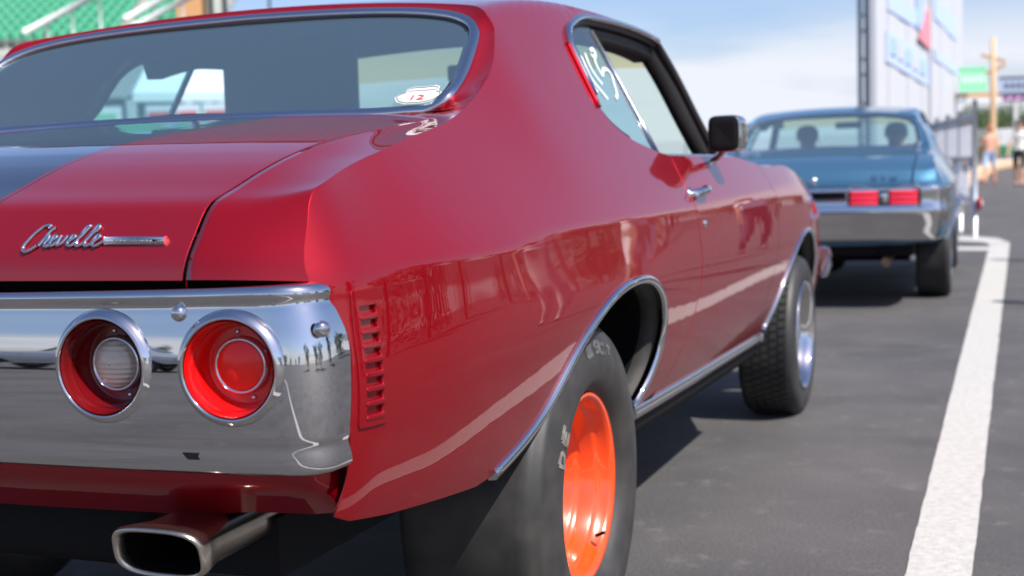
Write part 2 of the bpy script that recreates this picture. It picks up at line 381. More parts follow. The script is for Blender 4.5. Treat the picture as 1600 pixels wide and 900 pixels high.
# deck profile (y, z) at x = 0.7, and its plan bow
DP = cr_curve([(-.068, .920), (-.066, .935), (-.052, .965), (-.032, .995), (-.012, 1.022), (.03, 1.041), (.1, 1.066), (.22, 1.100), (.37, 1.128), (.57, 1.152), (.75, 1.172), (.90, 1.187), (.95, 1.190)], 60)
DPd = np.linspace(0, 1, 60); dpy = lin(DPd, DP[:, 0]); dpz = lin(DPd, DP[:, 1])
bow = spl([0, .3, .55, .7, .78, .85], [-.022, -.018, -.008, 0, .012, .030])
def deck(x, t):
    """x array, t array in 0..1 from the rear edge to the backlight"""
    ax = np.abs(x); y0 = dpy(t); z0 = dpz(t); wr = np.clip(1 - y0 / .45, 0, 1) ** 1.5
    y = y0 + bow(ax) * wr; z = z0 + .014 * (1 - (ax / .7) ** 2) * np.clip(t * 3, 0, 1)
    return y, z
def crest_x(y):  # x of the ridge crease
    return S(y, zr(y))

LB, LT = .699, .895
LY0 = lambda z: np.interp(z, [LB, LT], [.020, .028])
LZ = [.7145 + k * .0208 for k in range(8)]
def make_coupe(st):
    """the two-door coupe; st: style dictionary"""
    root = empty(st['name'], (0, 0, 0)); paint = st['paint']
    P = lambda *a, **k: panel(*a, parent=root, **k)
    arch = [(.50, .522), (.62, .558), (.722, .606), (.821, .678), (.953, .751), (1.093, .790), (1.25, .803), (1.38, .795), (1.49, .758), (1.56, .70), (1.585, .63), (1.565, .56), (1.53, .51), (1.48, .470)]
    arch = cr_curve(arch, 60)
    gap = cr_curve([(1.48, .468), (1.60, .468), (1.70, .474), (1.79, .50), (1.875, .576), (1.945, .70), (1.965, .779), (1.950, .887), (1.945, .994), (1.965, 1.075), (1.968, 1.094)], 60)
    gap[:, 1][0:8] = np.interp(gap[:, 0][0:8], [1.48, 1.72], [.466, .462])
    fgap = cr_curve([(3.13, .425), (3.17, .55), (3.225, .764), (3.245, .946), (3.20, 1.045), (3.185, 1.066)], 24)
    farch = cr_curve([(3.40, .430), (3.43, .50), (3.50, .60), (3.60, .69), (3.74, .755), (3.93, .785), (4.10, .77), (4.24, .71), (4.34, .61), (4.39, .50), (4.41, .45)], 40)
    # -------- quarter panel (side), up to the split at z = 1.25 and along the crest
    ys = np.linspace(.034, .905, 40); crest = np.stack([ys, zr(ys)], 1)
    te = np.linspace(0, 1, 400); ye_, ze_ = deck(np.full(400, .84), te); k0 = int(np.argmax(ye_ > .030))
    def rear_edge(t):      # (y, z) of the rear corner crease, for rows behind y = 0.03
        y_, z_ = deck(np.array([.84]), np.array([t])); z0_ = ze_[0]; z1_ = ze_[k0]
        return float(y_[0]) + .018 * (1 - (z_[0] - z0_) / (z1_ - z0_)), float(.914 + (z_[0] - z0_) / (z1_ - z0_) * (1.0445 - .914))
    rear = [rear_edge(t) for t in np.linspace(0, te[k0 - 1], 10)]
    seam = [(-.02, .905), (-.004, .86), (.002, .81), (.006, .73), (.013, .66), (.010, .62), (.002, .572)]
    dlo = cr_curve([(1.556, 1.25), (1.548, 1.214), (1.563, 1.185), (1.605, 1.158), (1.68, 1.134), (1.774, 1.117), (1.90, 1.100), (1.965, 1.094)], 22)
    quarter = seam[::-1] + rear + [tuple(p) for p in crest] + [(.908, 1.25)] + [tuple(p) for p in dlo]
    quarter = quarter + [(p[0] - .004, p[1]) for p in gap[::-1][1:]] + [tuple(p) for p in arch[::-1]] + [(.43, .518), (.135, .545), (.03, .560)]
    # keep the outline anticlockwise starting at the rear
    quarter = np.array(quarter)
    ys_, = [np.interp([0], [0], [0])]
    for mirror in (False, True):
        q = P('quarter_panel', quarter, side, paint, mirror=mirror, res=.022, sgn=1, holes=([np.array([(.006 + float(LY0(z)), z) if k in (0, 3) else (.050 + float(LY0(z)), z) for k, z in enumerate((LB + .006, LB + .006, LT - .006, LT - .006))])] if st['bumper'] == 'round' else ()))
        if not mirror: Q0 = q
        # door skin
        dtop = [(3.185, 1.068), (3.10, 1.073), (3.0, 1.082), (2.85, 1.092), (2.5, 1.092), (1.97, 1.094)]
        door = [(p[0] + .004, p[1]) for p in gap[::-1]]
        door = [p for p in door if p[0] > 1.70] + [(1.70, .459), (2.4, .440), (3.127, .424)] + [(p[0] - .0025, p[1]) for p in fgap] + dtop[:-1]
        dr = P('door', np.array(door), side, paint, mirror=mirror, res=.03, sgn=1)
        # rocker between quarter and door under the sill line
        fz = np.linspace(3.19, 4.78, 30)
        fender = [(p[0] + .0025, p[1]) for p in fgap[::-1]][::-1]
        fender = [(3.135, .423)] + fender[1:] + [(y, zrf(y)) for y in fz] + [(4.86, .74), (4.87, .60), (4.80, .50), (4.6, .46)] + [tuple(p) for p in farch[::-1]] + [(3.39, .42)]
        fe = P('front_fender', np.array(fender), side, paint, mirror=mirror, res=.035, sgn=1)
        sx = -1 if mirror else 1
        for gp_, nm_ in ((gap[8:-2], 'door_gap_backing'), (fgap[1:-1], 'door_gap_backing')):  # black backing added so the door gaps read dark behind lit flanges
            Xg = np.stack([S(gp_[:, 0], gp_[:, 1]) - .006, gp_[:, 0], gp_[:, 1]], 1) * [sx, 1, 1]
            sweep(nm_, Xg, [(-.010, -.004), (-.010, .001), (.010, .001), (.010, -.004)], (sx, 0, 0), M['black'], root)
        # chrome lips and sills
        def lip(pts, name, wdt=.020, inward=1):
            A = np.array(pts); X = np.stack([S(A[:, 0], A[:, 1]) + .001, A[:, 0], A[:, 1]], 1) * [sx, 1, 1]
            return sweep(name, X, [(-.011, -.006), (-.011, .004), (-.006, .0085), (.002, .0085), (.009, .005), (.011, -.012)] if not mirror else [(.011, -.006), (.011, .004), (.006, .0085), (-.002, .0085), (-.009, .005), (-.011, -.012)][::-1], (sx, 0, .05), M['chrome'], root)
        lip(arch, 'wheel_arch_trim'); lip(farch, 'wheel_arch_trim')
        sy = np.linspace(1.462, 3.39, 40); sz = np.interp(sy, [1.485, 3.39], [.464, .416]) - .012
        X = np.stack([S(sy, sz + .016) - .001, sy, sz], 1) * [sx, 1, 1]
        sweep('sill_trim', X, [(-.014, -.012), (-.014, .003), (-.009, .007), (.008, .008), (.018, .003), (.024, -.02)], (sx, 0, 0), M['chrome_dull'], root)
        X2 = X - np.array([sx * .016, 0, .040])
        sweep('rocker', X2, [(-.020, -.05), (-.020, -.004), (-.01, .0), (.030, -.004), (.030, -.05)], (sx, 0, 0), st['rocker'], root)
        # wheel wells: inner tub and folded lip
        for ar, nm in ((arch, 'wheel_well'), (farch, 'wheel_well')):
            A = np.array(ar); x0 = S(A[:, 0], A[:, 1])
            cy, cz = A[:, 0].mean(), .36
            rows = []
            for dx, sc in ((-.012, 1.0), (-.035, .985), (-.06, .985), (-.10, 1.04), (-.38, 1.05)):
                rows.append(np.stack([(x0 * (1 if dx > -.09 else 0) + (.945 if dx <= -.09 else 0) + dx), cy + (A[:, 0] - cy) * sc, cz + (A[:, 1] - cz) * sc], 1))
            rows.append(np.stack([np.full(len(A), .56), cy + (A[:, 0] - cy) * .02, cz + (A[:, 1] - cz) * .02], 1))
            G = np.array(rows) * [sx, 1, 1]; o = grid_obj(nm, G, [M['well'], M['black']], root)
            k = len(A) - 1; o.data.polygons.foreach_set('material_index', [0 if i < 2 * k else 1 for i in range(len(o.data.polygons))])
    # -------- roof: from the 1.25 split line up and over
    crest2 = [(float(crest_x(.93)), .93), (float(crest_x(.97)), .97)] + [(float(crest_x(y)), y) for y in np.linspace(1.0, 1.118, 6)]
    yy = .908; crest2 = [(float(S(.908, 1.25)), .908)] + crest2
    head = cr_curve([crest2[-1], (.66, 1.142), (.62, 1.170), (.55, 1.20), (.42, 1.235), (.25, 1.258), (0, 1.268)], 26)
    half = crest2[:-1] + [tuple(p) for p in head]
    header_c = half
    rail = cr_curve([(float(S(1.556, 1.25)), 1.556), (.752, 1.572), (.716, 1.592), (.693, 1.63), (.676, 1.71), (.662, 1.83), (.656, 2.0), (.655, 2.2), (.656, 2.4), (.660, 2.58), (.664, 2.66)], 40)
    spl_line = [(float(S(y, 1.25)), y) for y in np.linspace(1.54, .93, 24)]
    right_side = [tuple(p) for p in rail[::-1]] + spl_line     # from the A pillar back along the rail and split line
    fronth = [(0, 2.80), (.2, 2.79), (.4, 2.755), (.55, 2.71), (.64, 2.675)]
    hf = fronth + right_side + half                              # centre front -> side -> centre rear
    left = [(-x, y) for x, y in hf[::-1]][1:-1]
    P('roof', np.array(hf + left), roof, paint, res=.035, sgn=1)
    # -------- reveal strip between crease and backlight trim
    Qh = [(.0, .915, 1.198), (.2, .910, 1.197), (.4, .895, 1.194), (.55, .868, 1.190), (.63, .845, 1.190), (.675, .828, 1.194), (.695, .826, 1.206), (.702, .845, 1.221), (.700, .885, 1.240), (.692, .95, 1.277), (.680, 1.02, 1.325), (.668, 1.07, 1.358), (.650, 1.107, 1.385), (.615, 1.135, 1.406), (.56, 1.158, 1.422), (.42, 1.195, 1.442), (.2, 1.222, 1.455), (0, 1.229, 1.459)]
    Qr = cr_curve(Qh, 90)
    loop = np.vstack([Qr, (Qr * [-1, 1, 1])[::-1][1:-1]])
    # crease in 3-D
    yb = np.linspace(.745, .905, 10)
    C3 = [(float(crest_x(y)), y, float(zr(y))) for y in yb] + [(x, y, float(Rf(x, y))) for x, y in half[1:]]
    C3 = cr_curve(C3, 80)
    i0 = int(np.argmin(np.abs(Qr[:, 0] - .60))); Qs = cr_curve(Qr[i0:][::2], 80)
    for sx in (1, -1):
        rows = [C3, C3 * .97 + Qs * .03 - [0, 0, .002], C3 * .5 + Qs * .5 - [0, 0, .002], Qs - [0, 0, .002]]
        grid_obj('window_reveal', np.array(rows) * [sx, 1, 1], paint, root, flip=(sx < 0))
        G = []
        for u in np.linspace(0, 1, 12):
            ya_ = .50 + .262 * u; A = np.array([float(crest_x(ya_)), ya_, float(zr(ya_))]); q1 = Qs[0]
            B0 = np.array([.64, .66, 1.1655]); B = B0 * (1 - u) + (q1 + [0, -.004, -.004]) * u
            G.append([A * (1 - v_) + B * v_ + [0, 0, -.004 * math.sin(math.pi * v_) - .004 * v_ * (1 - u)] for v_ in np.linspace(0, 1, 12)])
        grid_obj('reveal_corner', np.array(G) * [sx, 1, 1], paint, root, flip=(sx < 0))
    Nb = np.array([0, -.62, .78])
    # outward normals vary round the loop
    sweep('rear_window_trim', loop + Nb * .002, [(-.013, -.006), (-.013, .005), (-.008, .009), (.004, .009), (.011, .004), (.011, -.008)], Nb, M['chrome'], root, closed=True)
    inner = loop + Nb * .0005; cen = inner.mean(0); inn = inner.copy()
    d = inner - cen; inn = inner - d / np.linalg.norm(d, axis=1)[:, None] * .016
    sweep('rear_window_seal', inn, [(-.006, -.01), (-.006, .002), (.006, .001), (.006, -.012)], Nb, M['seal'], root, closed=True)
    # backlight glass: a bowed sheet filling the loop
    fy = lambda x, z: np.interp(z, [1.18, 1.23, 1.30, 1.36, 1.41, 1.47], [.895, .955, 1.03, 1.10, 1.165, 1.24]) - .055 * (x / .68) ** 2
    gp = np.stack([inn[:, 0], inn[:, 2]], 1)
    # fan glass by relaxing rows between left and right edges
    rows = []
    Rr = inn[:len(Qr)]
    for j in range(len(Qr)):
        pass
    nrow = 26; zb = np.linspace(0, 1, nrow)
    bot = cr_curve([(x, y, z) for x, y, z in Qh[:6]], 20); top = cr_curve([(x, y, z) for x, y, z in Qh[-5:]][::-1], 20)
    sidec = cr_curve([Qh[5]] + Qh[6:13] + [Qh[13]], nrow)
    G = []
    for i in range(nrow):
        t = i / (nrow - 1); row = []
        for s in np.linspace(-1, 1, 41):
            a = abs(s); E = sidec[i]; x = E[0] * s
            b = np.array([np.interp(a, np.linspace(0, 1, 20), bot[:, k]) for k in range(3)]); c = np.array([np.interp(a, np.linspace(0, 1, 20), top[:, k]) for k in range(3)])
            p = b * (1 - t) + c * t; eb = bot[-1] * (1 - t) + top[-1] * t
            p = p + (E - eb) * a ** 2
            bulge = .012 * math.sin(math.pi * t)
            row.append((x * .992, p[1] - bulge * .6, p[2] + bulge * .7 - .004))
        G.append(row)
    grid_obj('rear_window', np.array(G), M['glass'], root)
    # -------- deck: lid, filler panel, quarter tops
    gx = lin([0, .12, .25, .45, .7, 1], [.680, .690, .698, .702, .708, .70])
    def deck_grid(xl, xr, t0, t1, nx, nt, drop=0.0):
        G = []
        for t in np.linspace(t0, t1, nt):
            a = xl(t) if callable(xl) else xl; b = xr(t) if callable(xr) else xr
            x = np.linspace(a, b, nx); y, z = deck(x, np.full(nx, t)); G.append(np.stack([x, y, z - drop], 1))
        return np.array(G)
    tl = .885
    lid = lambda x, t: None
    def lid_s(u, v):   # u in -1..1 (fraction of the half width), v = t
        x = u * (gx(v) - .0035); y, z = deck(x, v); return np.stack([x, y, z], 1)
    panel('trunk_lid', np.array([(-1, .0), (1, .0), (1, tl), (-1, tl)]), lid_s, st['lid'], root, res=.022, sgn=1, flange=.002, edge=.0008)
    def fill_s(u, v):
        x = u; y, z = deck(x, v); return np.stack([x, y, z], 1)
    panel('deck_filler_panel', np.array([(-.70, tl + .006), (.70, tl + .006), (.66, .955), (.55, .975), (.3, .995), (-.3, .995), (-.55, .975), (-.66, .955)]), fill_s, st['lid'], root, res=.03, sgn=1, flange=.01)
    for sx in (1, -1):
        G = []
        for t in np.linspace(0, 1.0, 84):
            x0 = float(gx(t)) + .0035 if t < tl else .60
            y7, z7 = deck(np.array([.80]), np.array([t])); row = []
            # ridge point for this row
            y_r = float(deck(np.array([.84]), np.array([t]))[0][0])
            if y_r < .030:
                zz = rear_edge(t)[1]
                xr_ = float(S(y_r, zz)); y_q = rear_edge(t)[0]; Rg = np.array([float(S(y_q, zz)) - .0005, y_q, zz])
            else:
                Rg = np.array([float(crest_x(y_r)), y_r, float(zr(y_r))])
            for s in np.linspace(0, 1, 16):
                x = x0 + (Rg[0] - x0) * s
                y, z = deck(np.array([x]), np.array([t])); ye, ze = deck(np.array([Rg[0]]), np.array([t]))
                q = s ** (2.2 - 1.15 * min(1, max(0, (t - .45) / .35)))
                row.append((x, y[0] + (Rg[1] - ye[0]) * q, z[0] + (Rg[2] - ze[0]) * q - .006 * math.sin(math.pi * s) * min(1, t * 3)))
            G.append(row)
        G = np.array(G); g0 = G[:, :1].copy(); g0[:, :, 2] -= .012
        G = np.concatenate([g0, G], 1) * [sx, 1, 1]
        grid_obj('quarter_panel_top', G, paint, root, flip=(sx < 0))
    # dark gutter below the gaps and a rear panel behind the bumper
    box('trunk_gutter', (0, .43, 1.02), (1.40, .9, .06), M['black'], root, rot=(R(9), 0, 0))
    box('rear_closing_panel', (0, 0.06, .80), (1.64, .10, .26), M['black'], root)
    # -------- rear bumper
    if st['bumper'] == 'round':
        plan = cr_curve([(0, -.113), (.3, -.108), (.55, -.100), (.70, -.092), (.80, -.082), (.850, -.072), (.876, -.054), (.891, -.028), (.896, .004), (.898, .030)], 170)
        prof = [(.900, -.045), (.910, -.038), (.9135, -.020), (.911, -.011), (.905, -.0072), (.898, -.0072), (.892, -.0098), (.888, -.0108), (.880, -.0102), (.865, -.0082), (.845, -.0055), (.82, -.0028), (.79, -.0008), (.76, 0), (.73, -.0006), (.705, -.0024), (.694, -.0040), (.690, -.0052), (.686, -.0066), (.681, -.0072), (.674, -.0070), (.664, -.0072), (.654, -.0085), (.647, -.0125), (.643, -.022), (.643, -.08)]
    else:
        plan = cr_curve([(0, -.125), (.3, -.12), (.55, -.108), (.70, -.095), (.80, -.078), (.86, -.055), (.895, -.02), (.915, .03), (.93, .10), (.94, .22)], 150)
        prof = [(.905, -.075), (.913, -.045), (.914, -.016), (.909, -.006), (.90, -.002), (.86, -.002), (.80, -.002), (.79, .0), (.76, .008), (.735, .010), (.72, .006), (.68, -.008), (.62, -.03), (.56, -.05), (.545, -.06), (.54, -.10)]
    pl = np.vstack([(plan * [-1, 1])[::-1], plan[1:]])
    T = np.gradient(pl, axis=0); T /= np.linalg.norm(T, axis=1)[:, None]; Nn = np.stack([T[:, 1], -T[:, 0]], 1)
    pp = cr_curve(prof, 110)
    G = np.zeros((len(pp), len(pl), 3))
    for i, (z, o_) in enumerate(pp):
        G[i, :, 0] = pl[:, 0] + Nn[:, 0] * o_; G[i, :, 1] = pl[:, 1] + Nn[:, 1] * o_
        if st['bumper'] == 'round':
            G[i, :, 0] *= 1 - .020 * np.clip((z - .80) / .114, 0, 1) ** 2 + .004 * np.clip((.70 - z) / .05, 0, 1)
            G[i, :, 2] = z - .011 * np.clip((z - .84) / .07, 0, 1) * (1 - (pl[:, 0] / .89) ** 2)
        else: G[i, :, 2] = z
    a, b = G.shape[:2]; F = []
    lamps = [(.760, .797), (.555, .797)] if st['bumper'] == 'round' else []
    for i in range(a - 1):
        for j in range(b - 1):
            c = (G[i, j] + G[i + 1, j + 1]) / 2; hole = False
            for lx, lz in lamps:
                if (abs(c[0]) - lx) ** 2 + (c[2] - lz) ** 2 < .078 ** 2: hole = True
            if st['bumper'] == 'slot' and .25 < abs(c[0]) < .74 and .785 < c[2] < .888: hole = True
            if not hole: F.append((i * b + j, (i + 1) * b + j, (i + 1) * b + j + 1, i * b + j + 1))
    bo = mesh_obj('rear_bumper', G.reshape(-1, 3), [f[::-1] for f in F], M['chrome'], root)
    pfun = spl(plan[:, 0][:-14], plan[:, 1][:-14])
    if st['bumper'] == 'round':
        for bx, bz in ((.679, .874), (.885, .85), (.30, .874)):
            for sx in (1, -1):
                yb_ = float(pfun(min(bx, .84))) if bx < .87 else -.045
                b_ = lathe('bumper_bolt', [(0, .008), (.005, .0075), (.009, .005), (.0115, .001), (.0115, -.004)], M['chrome'], bo, n=20, axis='y', sign=-1)
                b_.location = (sx * bx, yb_ + .008 if bx < .87 else -.045, bz); b_.rotation_euler = (R(4), 0, (R(50) if bx > .87 else 0) * sx)
        for sx in (1, -1):
            mesh_obj('drain_slot', [(sx * (.697 + a_), -.0855 + a_ * .12, z_) for a_, z_ in ((-.022, .676), (.018, .676), (.026, .666), (-.014, .666))], [(0, 1, 2, 3)], M['black'], bo, smooth=False)
            for li, (lx, lz) in enumerate(lamps):
                yl = float(pfun(lx)); sl = float(pfun(lx + .01) - pfun(lx - .01)) / .02
                inn_l = (li == 1)
                lamp = lathe('tail_lamp', [(.0880, -.008), (.0860, -.0010), (.0825, .0022), (.079, .0055), (.0765, .0075), (.0745, .0072), (.0728, .0045), (.0715, -.006), (.0715, -.012)], M['chrome'], root, n=72, sign=-1)
                lamp.location = (sx * lx, yl, lz); lamp.rotation_euler = (0, 0, math.atan(sl) * sx); lamp.scale = (.95, 1, .95)
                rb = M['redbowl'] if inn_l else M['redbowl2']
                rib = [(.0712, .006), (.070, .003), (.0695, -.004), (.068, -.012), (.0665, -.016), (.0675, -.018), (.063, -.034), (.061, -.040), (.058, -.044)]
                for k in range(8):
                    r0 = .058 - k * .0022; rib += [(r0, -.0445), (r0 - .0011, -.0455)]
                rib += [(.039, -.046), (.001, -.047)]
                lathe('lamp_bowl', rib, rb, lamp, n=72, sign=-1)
                lathe('lens_ring', [(.0445, -.047), (.044, -.034), (.041, -.030), (.038, -.030), (.0365, -.035)], M['chrome_dull'], lamp, n=56, sign=-1)
                if inn_l:
                    lathe('reverse_lens', [(.0365, -.034), (.0355, -.028), (.03, -.023), (.018, -.019), (.001, -.017)], M['whitelens'], lamp, n=56, sign=-1)
                else:
                    pr = [(.0372, -.036)]
                    for k in range(14):
                        r0 = .0365 - k * .0026; dd_ = -.030 + .012 * (1 - (r0 / .0365) ** 2); pr += [(r0, dd_), (r0 - .0013, dd_ - .0008)]
                    lathe('brake_lens', pr + [(.0005, -.018)], M['redlens2'], lamp, n=56, sign=-1)
                for an in (100, -75, 30):
                    s_ = lathe('lens_screw', [(0, .003), (.003, .0025), (.0042, .0)], M['chrome_dull'], lamp, n=10, sign=-1, center=(.051 * math.cos(R(an)), .044, .051 * math.sin(R(an))))
    else:
        for sx in (1, -1):
            cxl = .495 * sx; lamp = box('tail_lamp', (cxl, -.090, .836), (.50, .03, .122), M['black'], root, bev=.012, rot=(0, 0, R(2.5) * sx))
            for q in (-1, 1):
                for r_ in (-1, 0, 1):
                    box('lamp_segment', (q * .136, -.018, r_ * .034), (.190, .012, .027), M['redlens_b'], lamp, bev=.004)
            box('lamp_divider', (0, -.016, 0), (.06, .01, .07), M['chrome_dull'], lamp, bev=.004)
            sweep('lamp_bezel', cr_curve([(x, -.016, z) for x, z in ((-.25, -.058), (0, -.061), (.25, -.058), (.254, 0), (.25, .058), (0, .061), (-.25, .058), (-.254, 0))], 60, closed=True), ring_prof(.006, 8), (0, -1, 0), M['chrome'], lamp, closed=True)
    # -------- roll pan below the bumper
    plan2 = cr_curve([(0, .004), (.4, .004), (.62, .004), (.76, .002), (.82, -.002), (.852, .000), (.866, .012), (.868, .05)], 60)
    pl2 = np.vstack([(plan2 * [-1, 1])[::-1], plan2[1:]])
    lowz = lambda x: np.interp(abs(x), [0, .3, .62, .70, .82, .86], [.538, .540, .546, .556, .562, .568]) + (0 if st['bumper'] == 'round' else -.04)
    T = np.gradient(pl2, axis=0); T /= np.linalg.norm(T, axis=1)[:, None]; Nn2 = np.stack([T[:, 1], -T[:, 0]], 1)
    G = []
    for t in np.linspace(0, 1, 14):
        o_ = .008 * math.sin(math.pi * t * .8) - .05 * max(0, t - .65) / .35
        G.append([(p[0] * (1 - .014 * t) + (n[0] * o_ if abs(p[0]) < .82 else 0), p[1] + n[1] * o_, .70 * (1 - t) + lowz(p[0]) * t) for p, n in zip(pl2, Nn2)])
    grid_obj('rear_valance', np.array(G), paint, root)
    # -------- side louvre lamp on the quarter
    if st['bumper'] == 'round':
        for sx in (1, -1):
            lv = empty('side_louvre', (0, 0, 0), parent=root)
            ly = lambda u, z: LY0(z) + u
            def strip(name, poly, h, depth, mt, par):   # raised bar following the body side
                s_ = lambda u, v: np.stack([S(u + LY0(v), v) + h, u + LY0(v), v], 1)
                return panel(name, np.array(poly), s_, mt, par, res=.01, sgn=1, mirror=(sx < 0), flange=depth, edge=.0008)
            holes = [[(.011, z_), (.048, z_), (.048, z_ + .0135), (.011, z_ + .0135)] for z_ in LZ]
            s_ = lambda u, v: np.stack([S(u + LY0(v), v) + .004, u + LY0(v), v], 1)
            panel('louvre_frame', np.array([(0, LB), (.056, LB), (.056, LT + .002), (0, LT)]), s_, paint, lv, res=.008, holes=[np.array(h) for h in holes], sgn=1, mirror=(sx < 0), flange=.006, edge=.0008)
            for z_ in LZ:
                strip('louvre_bar', [(.0105, z_ - .0052), (.0485, z_ - .0052), (.0485, z_ - .0012), (.0105, z_ - .0012)], .0062, .004, paint, lv)
            s2 = lambda u, v: np.stack([S(u + LY0(v), v) - .0035, u + LY0(v), v], 1)
            panel('louvre_back', np.array([(.004, LB + .004), (.052, LB + .004), (.052, LT - .004), (.004, LT - .004)]), s2, paint, lv, res=.02, sgn=1, mirror=(sx < 0), flange=0)
    # -------- glasshouse
    for sx in (1, -1):
        rx = np.array([(x, y, float(Rf(x, y))) for x, y in rail])
        nn = np.array([.8, 0, .6])
        rp = [(-.008, -.006), (-.010, .004), (-.004, .011), (.006, .010), (.009, .003), (.008, -.008)]
        sweep('drip_rail', (rx + [.003, 0, .0]) * [sx, 1, 1], [(a * sx, b) for a, b in rp][::sx], nn * [sx, 1, 1], M['chrome'], root)
        # quarter glass, inset
        ins = .020
        dl = [(p[0], p[1]) for p in dlo]
        up_ = [(y, z) for x, y, z in rx if y < 1.97]
        qo = [(1.93, 1.094)] + [(y, z) for y, z in dl[::-1] if y < 1.93] + [(y + .004, z) for y, z in up_[1:]]
        qo = np.array(qo)
        front_line = (1.955, 1.46)
        gS = lambda u, v: np.stack([np.minimum(xc(u) - kk(u) * (v - zc(u)), 9) - ins, u, v], 1)
        panel('quarter_window', qo, gS, M['glass_clear'], root, res=.05, sgn=1, mirror=(sx < 0), flange=0)
        ft = np.array([(float(gS(np.array([y]), np.array([z]))[0, 0]), y, z) for y, z in ((1.925, 1.10), (1.935, 1.2), (1.945, 1.32), (1.955, 1.45))]) * [sx, 1, 1]
        sweep('window_divider', ft, [(-.005, -.008), (-.005, .006), (.005, .006), (.005, -.008)], (sx, 0, 0), M['seal'], root)
        sweep('glass_edge_trim', ft + np.array([sx * .0, -.007, 0]), [(-.002, -.004), (-.002, .007), (.002, .007), (.002, -.004)], (sx, 0, 0), M['chrome_dull'], root)
        # black seal following the rear and top of the opening
        sealp = np.vstack([np.array([(float(S(y, z)) - .012, y + .004, z) for y, z in dl[8::-1]]), np.array([(x - .010, y + .008, z - .012) for x, y, z in rx[1:]])])
        sweep('door_seal', sealp * [sx, 1, 1], ring_prof(.010, 8), (sx, 0, 0), M['seal'], root)
        # body-colour reveal behind the quarter window
        rv = np.array([(float(S(y, z)) + .003, y - .012, z) for z in np.linspace(1.218, 1.385, 12) for y in [float(np.interp(z, [1.214, 1.25, 1.30, 1.36, 1.392], [1.548, 1.556, 1.570, 1.588, 1.602]))]])
        sweep('window_reveal_strip', rv * [sx, 1, 1], [(-.007 * sx, -.006), (-.007 * sx, .003), (.008 * sx, .005), (.010 * sx, -.006)][::sx], (sx, 0, .2), paint, root)
        # door top shelf and inner door card
        yb2 = np.linspace(1.93, 3.16, 20)
        zt_ = lambda y: float(np.interp(y, [2.85, 3.0, 3.10, 3.185], [1.0925, 1.0825, 1.0735, 1.068]))
        G = [[(float(S(y, zt_(y))) - .0015, y, zt_(y)), (float(S(y, zt_(y))) - .03, y, zt_(y) + .003), (.815, y, zt_(y) + .002), (.805, y, 1.06), (.800, y, .62)] for y in yb2]
        grid_obj('door_top', np.array(G) * [sx, 1, 1], M['cabin'] if 0 else [paint, M['cabin']], root, flip=(sx < 0))
        o = bpy.data.objects[[k.name for k in root.children if k.name.startswith('door_top')][-1]]
        o.data.polygons.foreach_set('material_index', [0 if (i % 4) < 2 else 1 for i in range(len(o.data.polygons))])
        sweep('belt_trim', np.array([(.818, y, 1.098) for y in yb2[:-3]]) * [sx, 1, 1], [(-.006, -.004), (-.006, .004), (.006, .004), (.006, -.004)], (0, 0, 1), M['chrome_dull'], root)
        # A pillar: outer rail coloured black for its shade, and black inner moulding
        ap = cr_curve([(.664, 2.66, float(Rf(.664, 2.66)) - .004), (.70, 2.76, 1.375), (.745, 2.86, 1.24), (.79, 2.97, 1.105), (.80, 3.0, 1.07)], 16) * [sx, 1, 1]
        sweep('windscreen_pillar', ap, [(-.014, -.016), (-.014, .006), (.0, .010), (.014, .006), (.014, -.016)], (sx, -.2, .4), M['seal'], root)
        ap2 = (ap - [sx * .028, .022, .01])
        sweep('pillar_trim', ap2, [(-.042, -.015), (-.042, .012), (.042, .012), (.042, -.015)], (sx * .8, -.6, .1), M['cabin'], root)
        # inner roof rail
        ir = np.array([(x - .05, y, z - .035) for x, y, z in rx[6:]]) * [sx, 1, 1]
        sweep('roof_side_rail', ir, [(-.035, -.03), (-.035, .03), (.03, .035), (.03, -.03)], (sx, 0, 0), M['cabin'], root)
        # mirror
        if st['mirror'] and sx > 0 or (sx < 0 and st['mirror']):
            mr = empty('door_mirror', (sx * .895, 2.42, 1.084), parent=root)
            sweep('mirror_stalk', np.array([(0, 0, -.012), (.02 * sx, -.01, .006), (.045 * sx, -.03, .022), (.055 * sx, -.04, .045)]), ring_prof(.011, 10), (0, -1, .2), M['chrome'], mr)
            nsup = 40; G = []
            for yy_, sc in ((-.085, .0), (-.088, .55), (-.088, .86), (-.086, .93), (-.078, .985), (-.06, 1.0), (-.02, .98), (.02, .86), (.045, .6), (.055, .0)):
                row = []
                for i in range(nsup):
                    a_ = 2 * math.pi * i / nsup; c_, s_ = math.cos(a_), math.sin(a_); e_ = 2 / 5
                    row.append((.066 * sx + .052 * sc * math.copysign(abs(c_) ** e_, c_), yy_, .075 + .056 * sc * math.copysign(abs(s_) ** e_, s_)))
                G.append(row)
            o = grid_obj('mirror_housing', np.array(G), [M['black'], M['chrome']], mr, wrap_v=True)
            o.data.polygons.foreach_set('material_index', [0 if i < 3 * nsup else 1 for i in range(len(o.data.polygons))])
            mr.rotation_euler = (0, 0, R(-6) * sx)
        # door handle and lock
        hy, hz = 2.03, .992; hx = float(S(hy, hz))
        hd = empty('door_handle', (sx * hx, hy, hz), parent=root)
        path = cr_curve([(-.008, -.085, -.008), (.016, -.065, -.004), (.030, -.02, .002), (.032, .03, .004), (.020, .075, .006), (.004, .10, .004)], 20) * [sx, 1, 1]
        sweep('handle_bar', path, [(-.012, -.004), (-.010, .004), (0, .007), (.010, .004), (.012, -.004), (0, -.006)], (sx, 0, .3), M['chrome'], hd)
        lathe('handle_escutcheon', [(.001, .008), (.014, .007), (.022, .002), (.024, -.01)], M['chrome'], hd, n=24, axis='x', sign=sx, center=(.0, -.065, -.010))
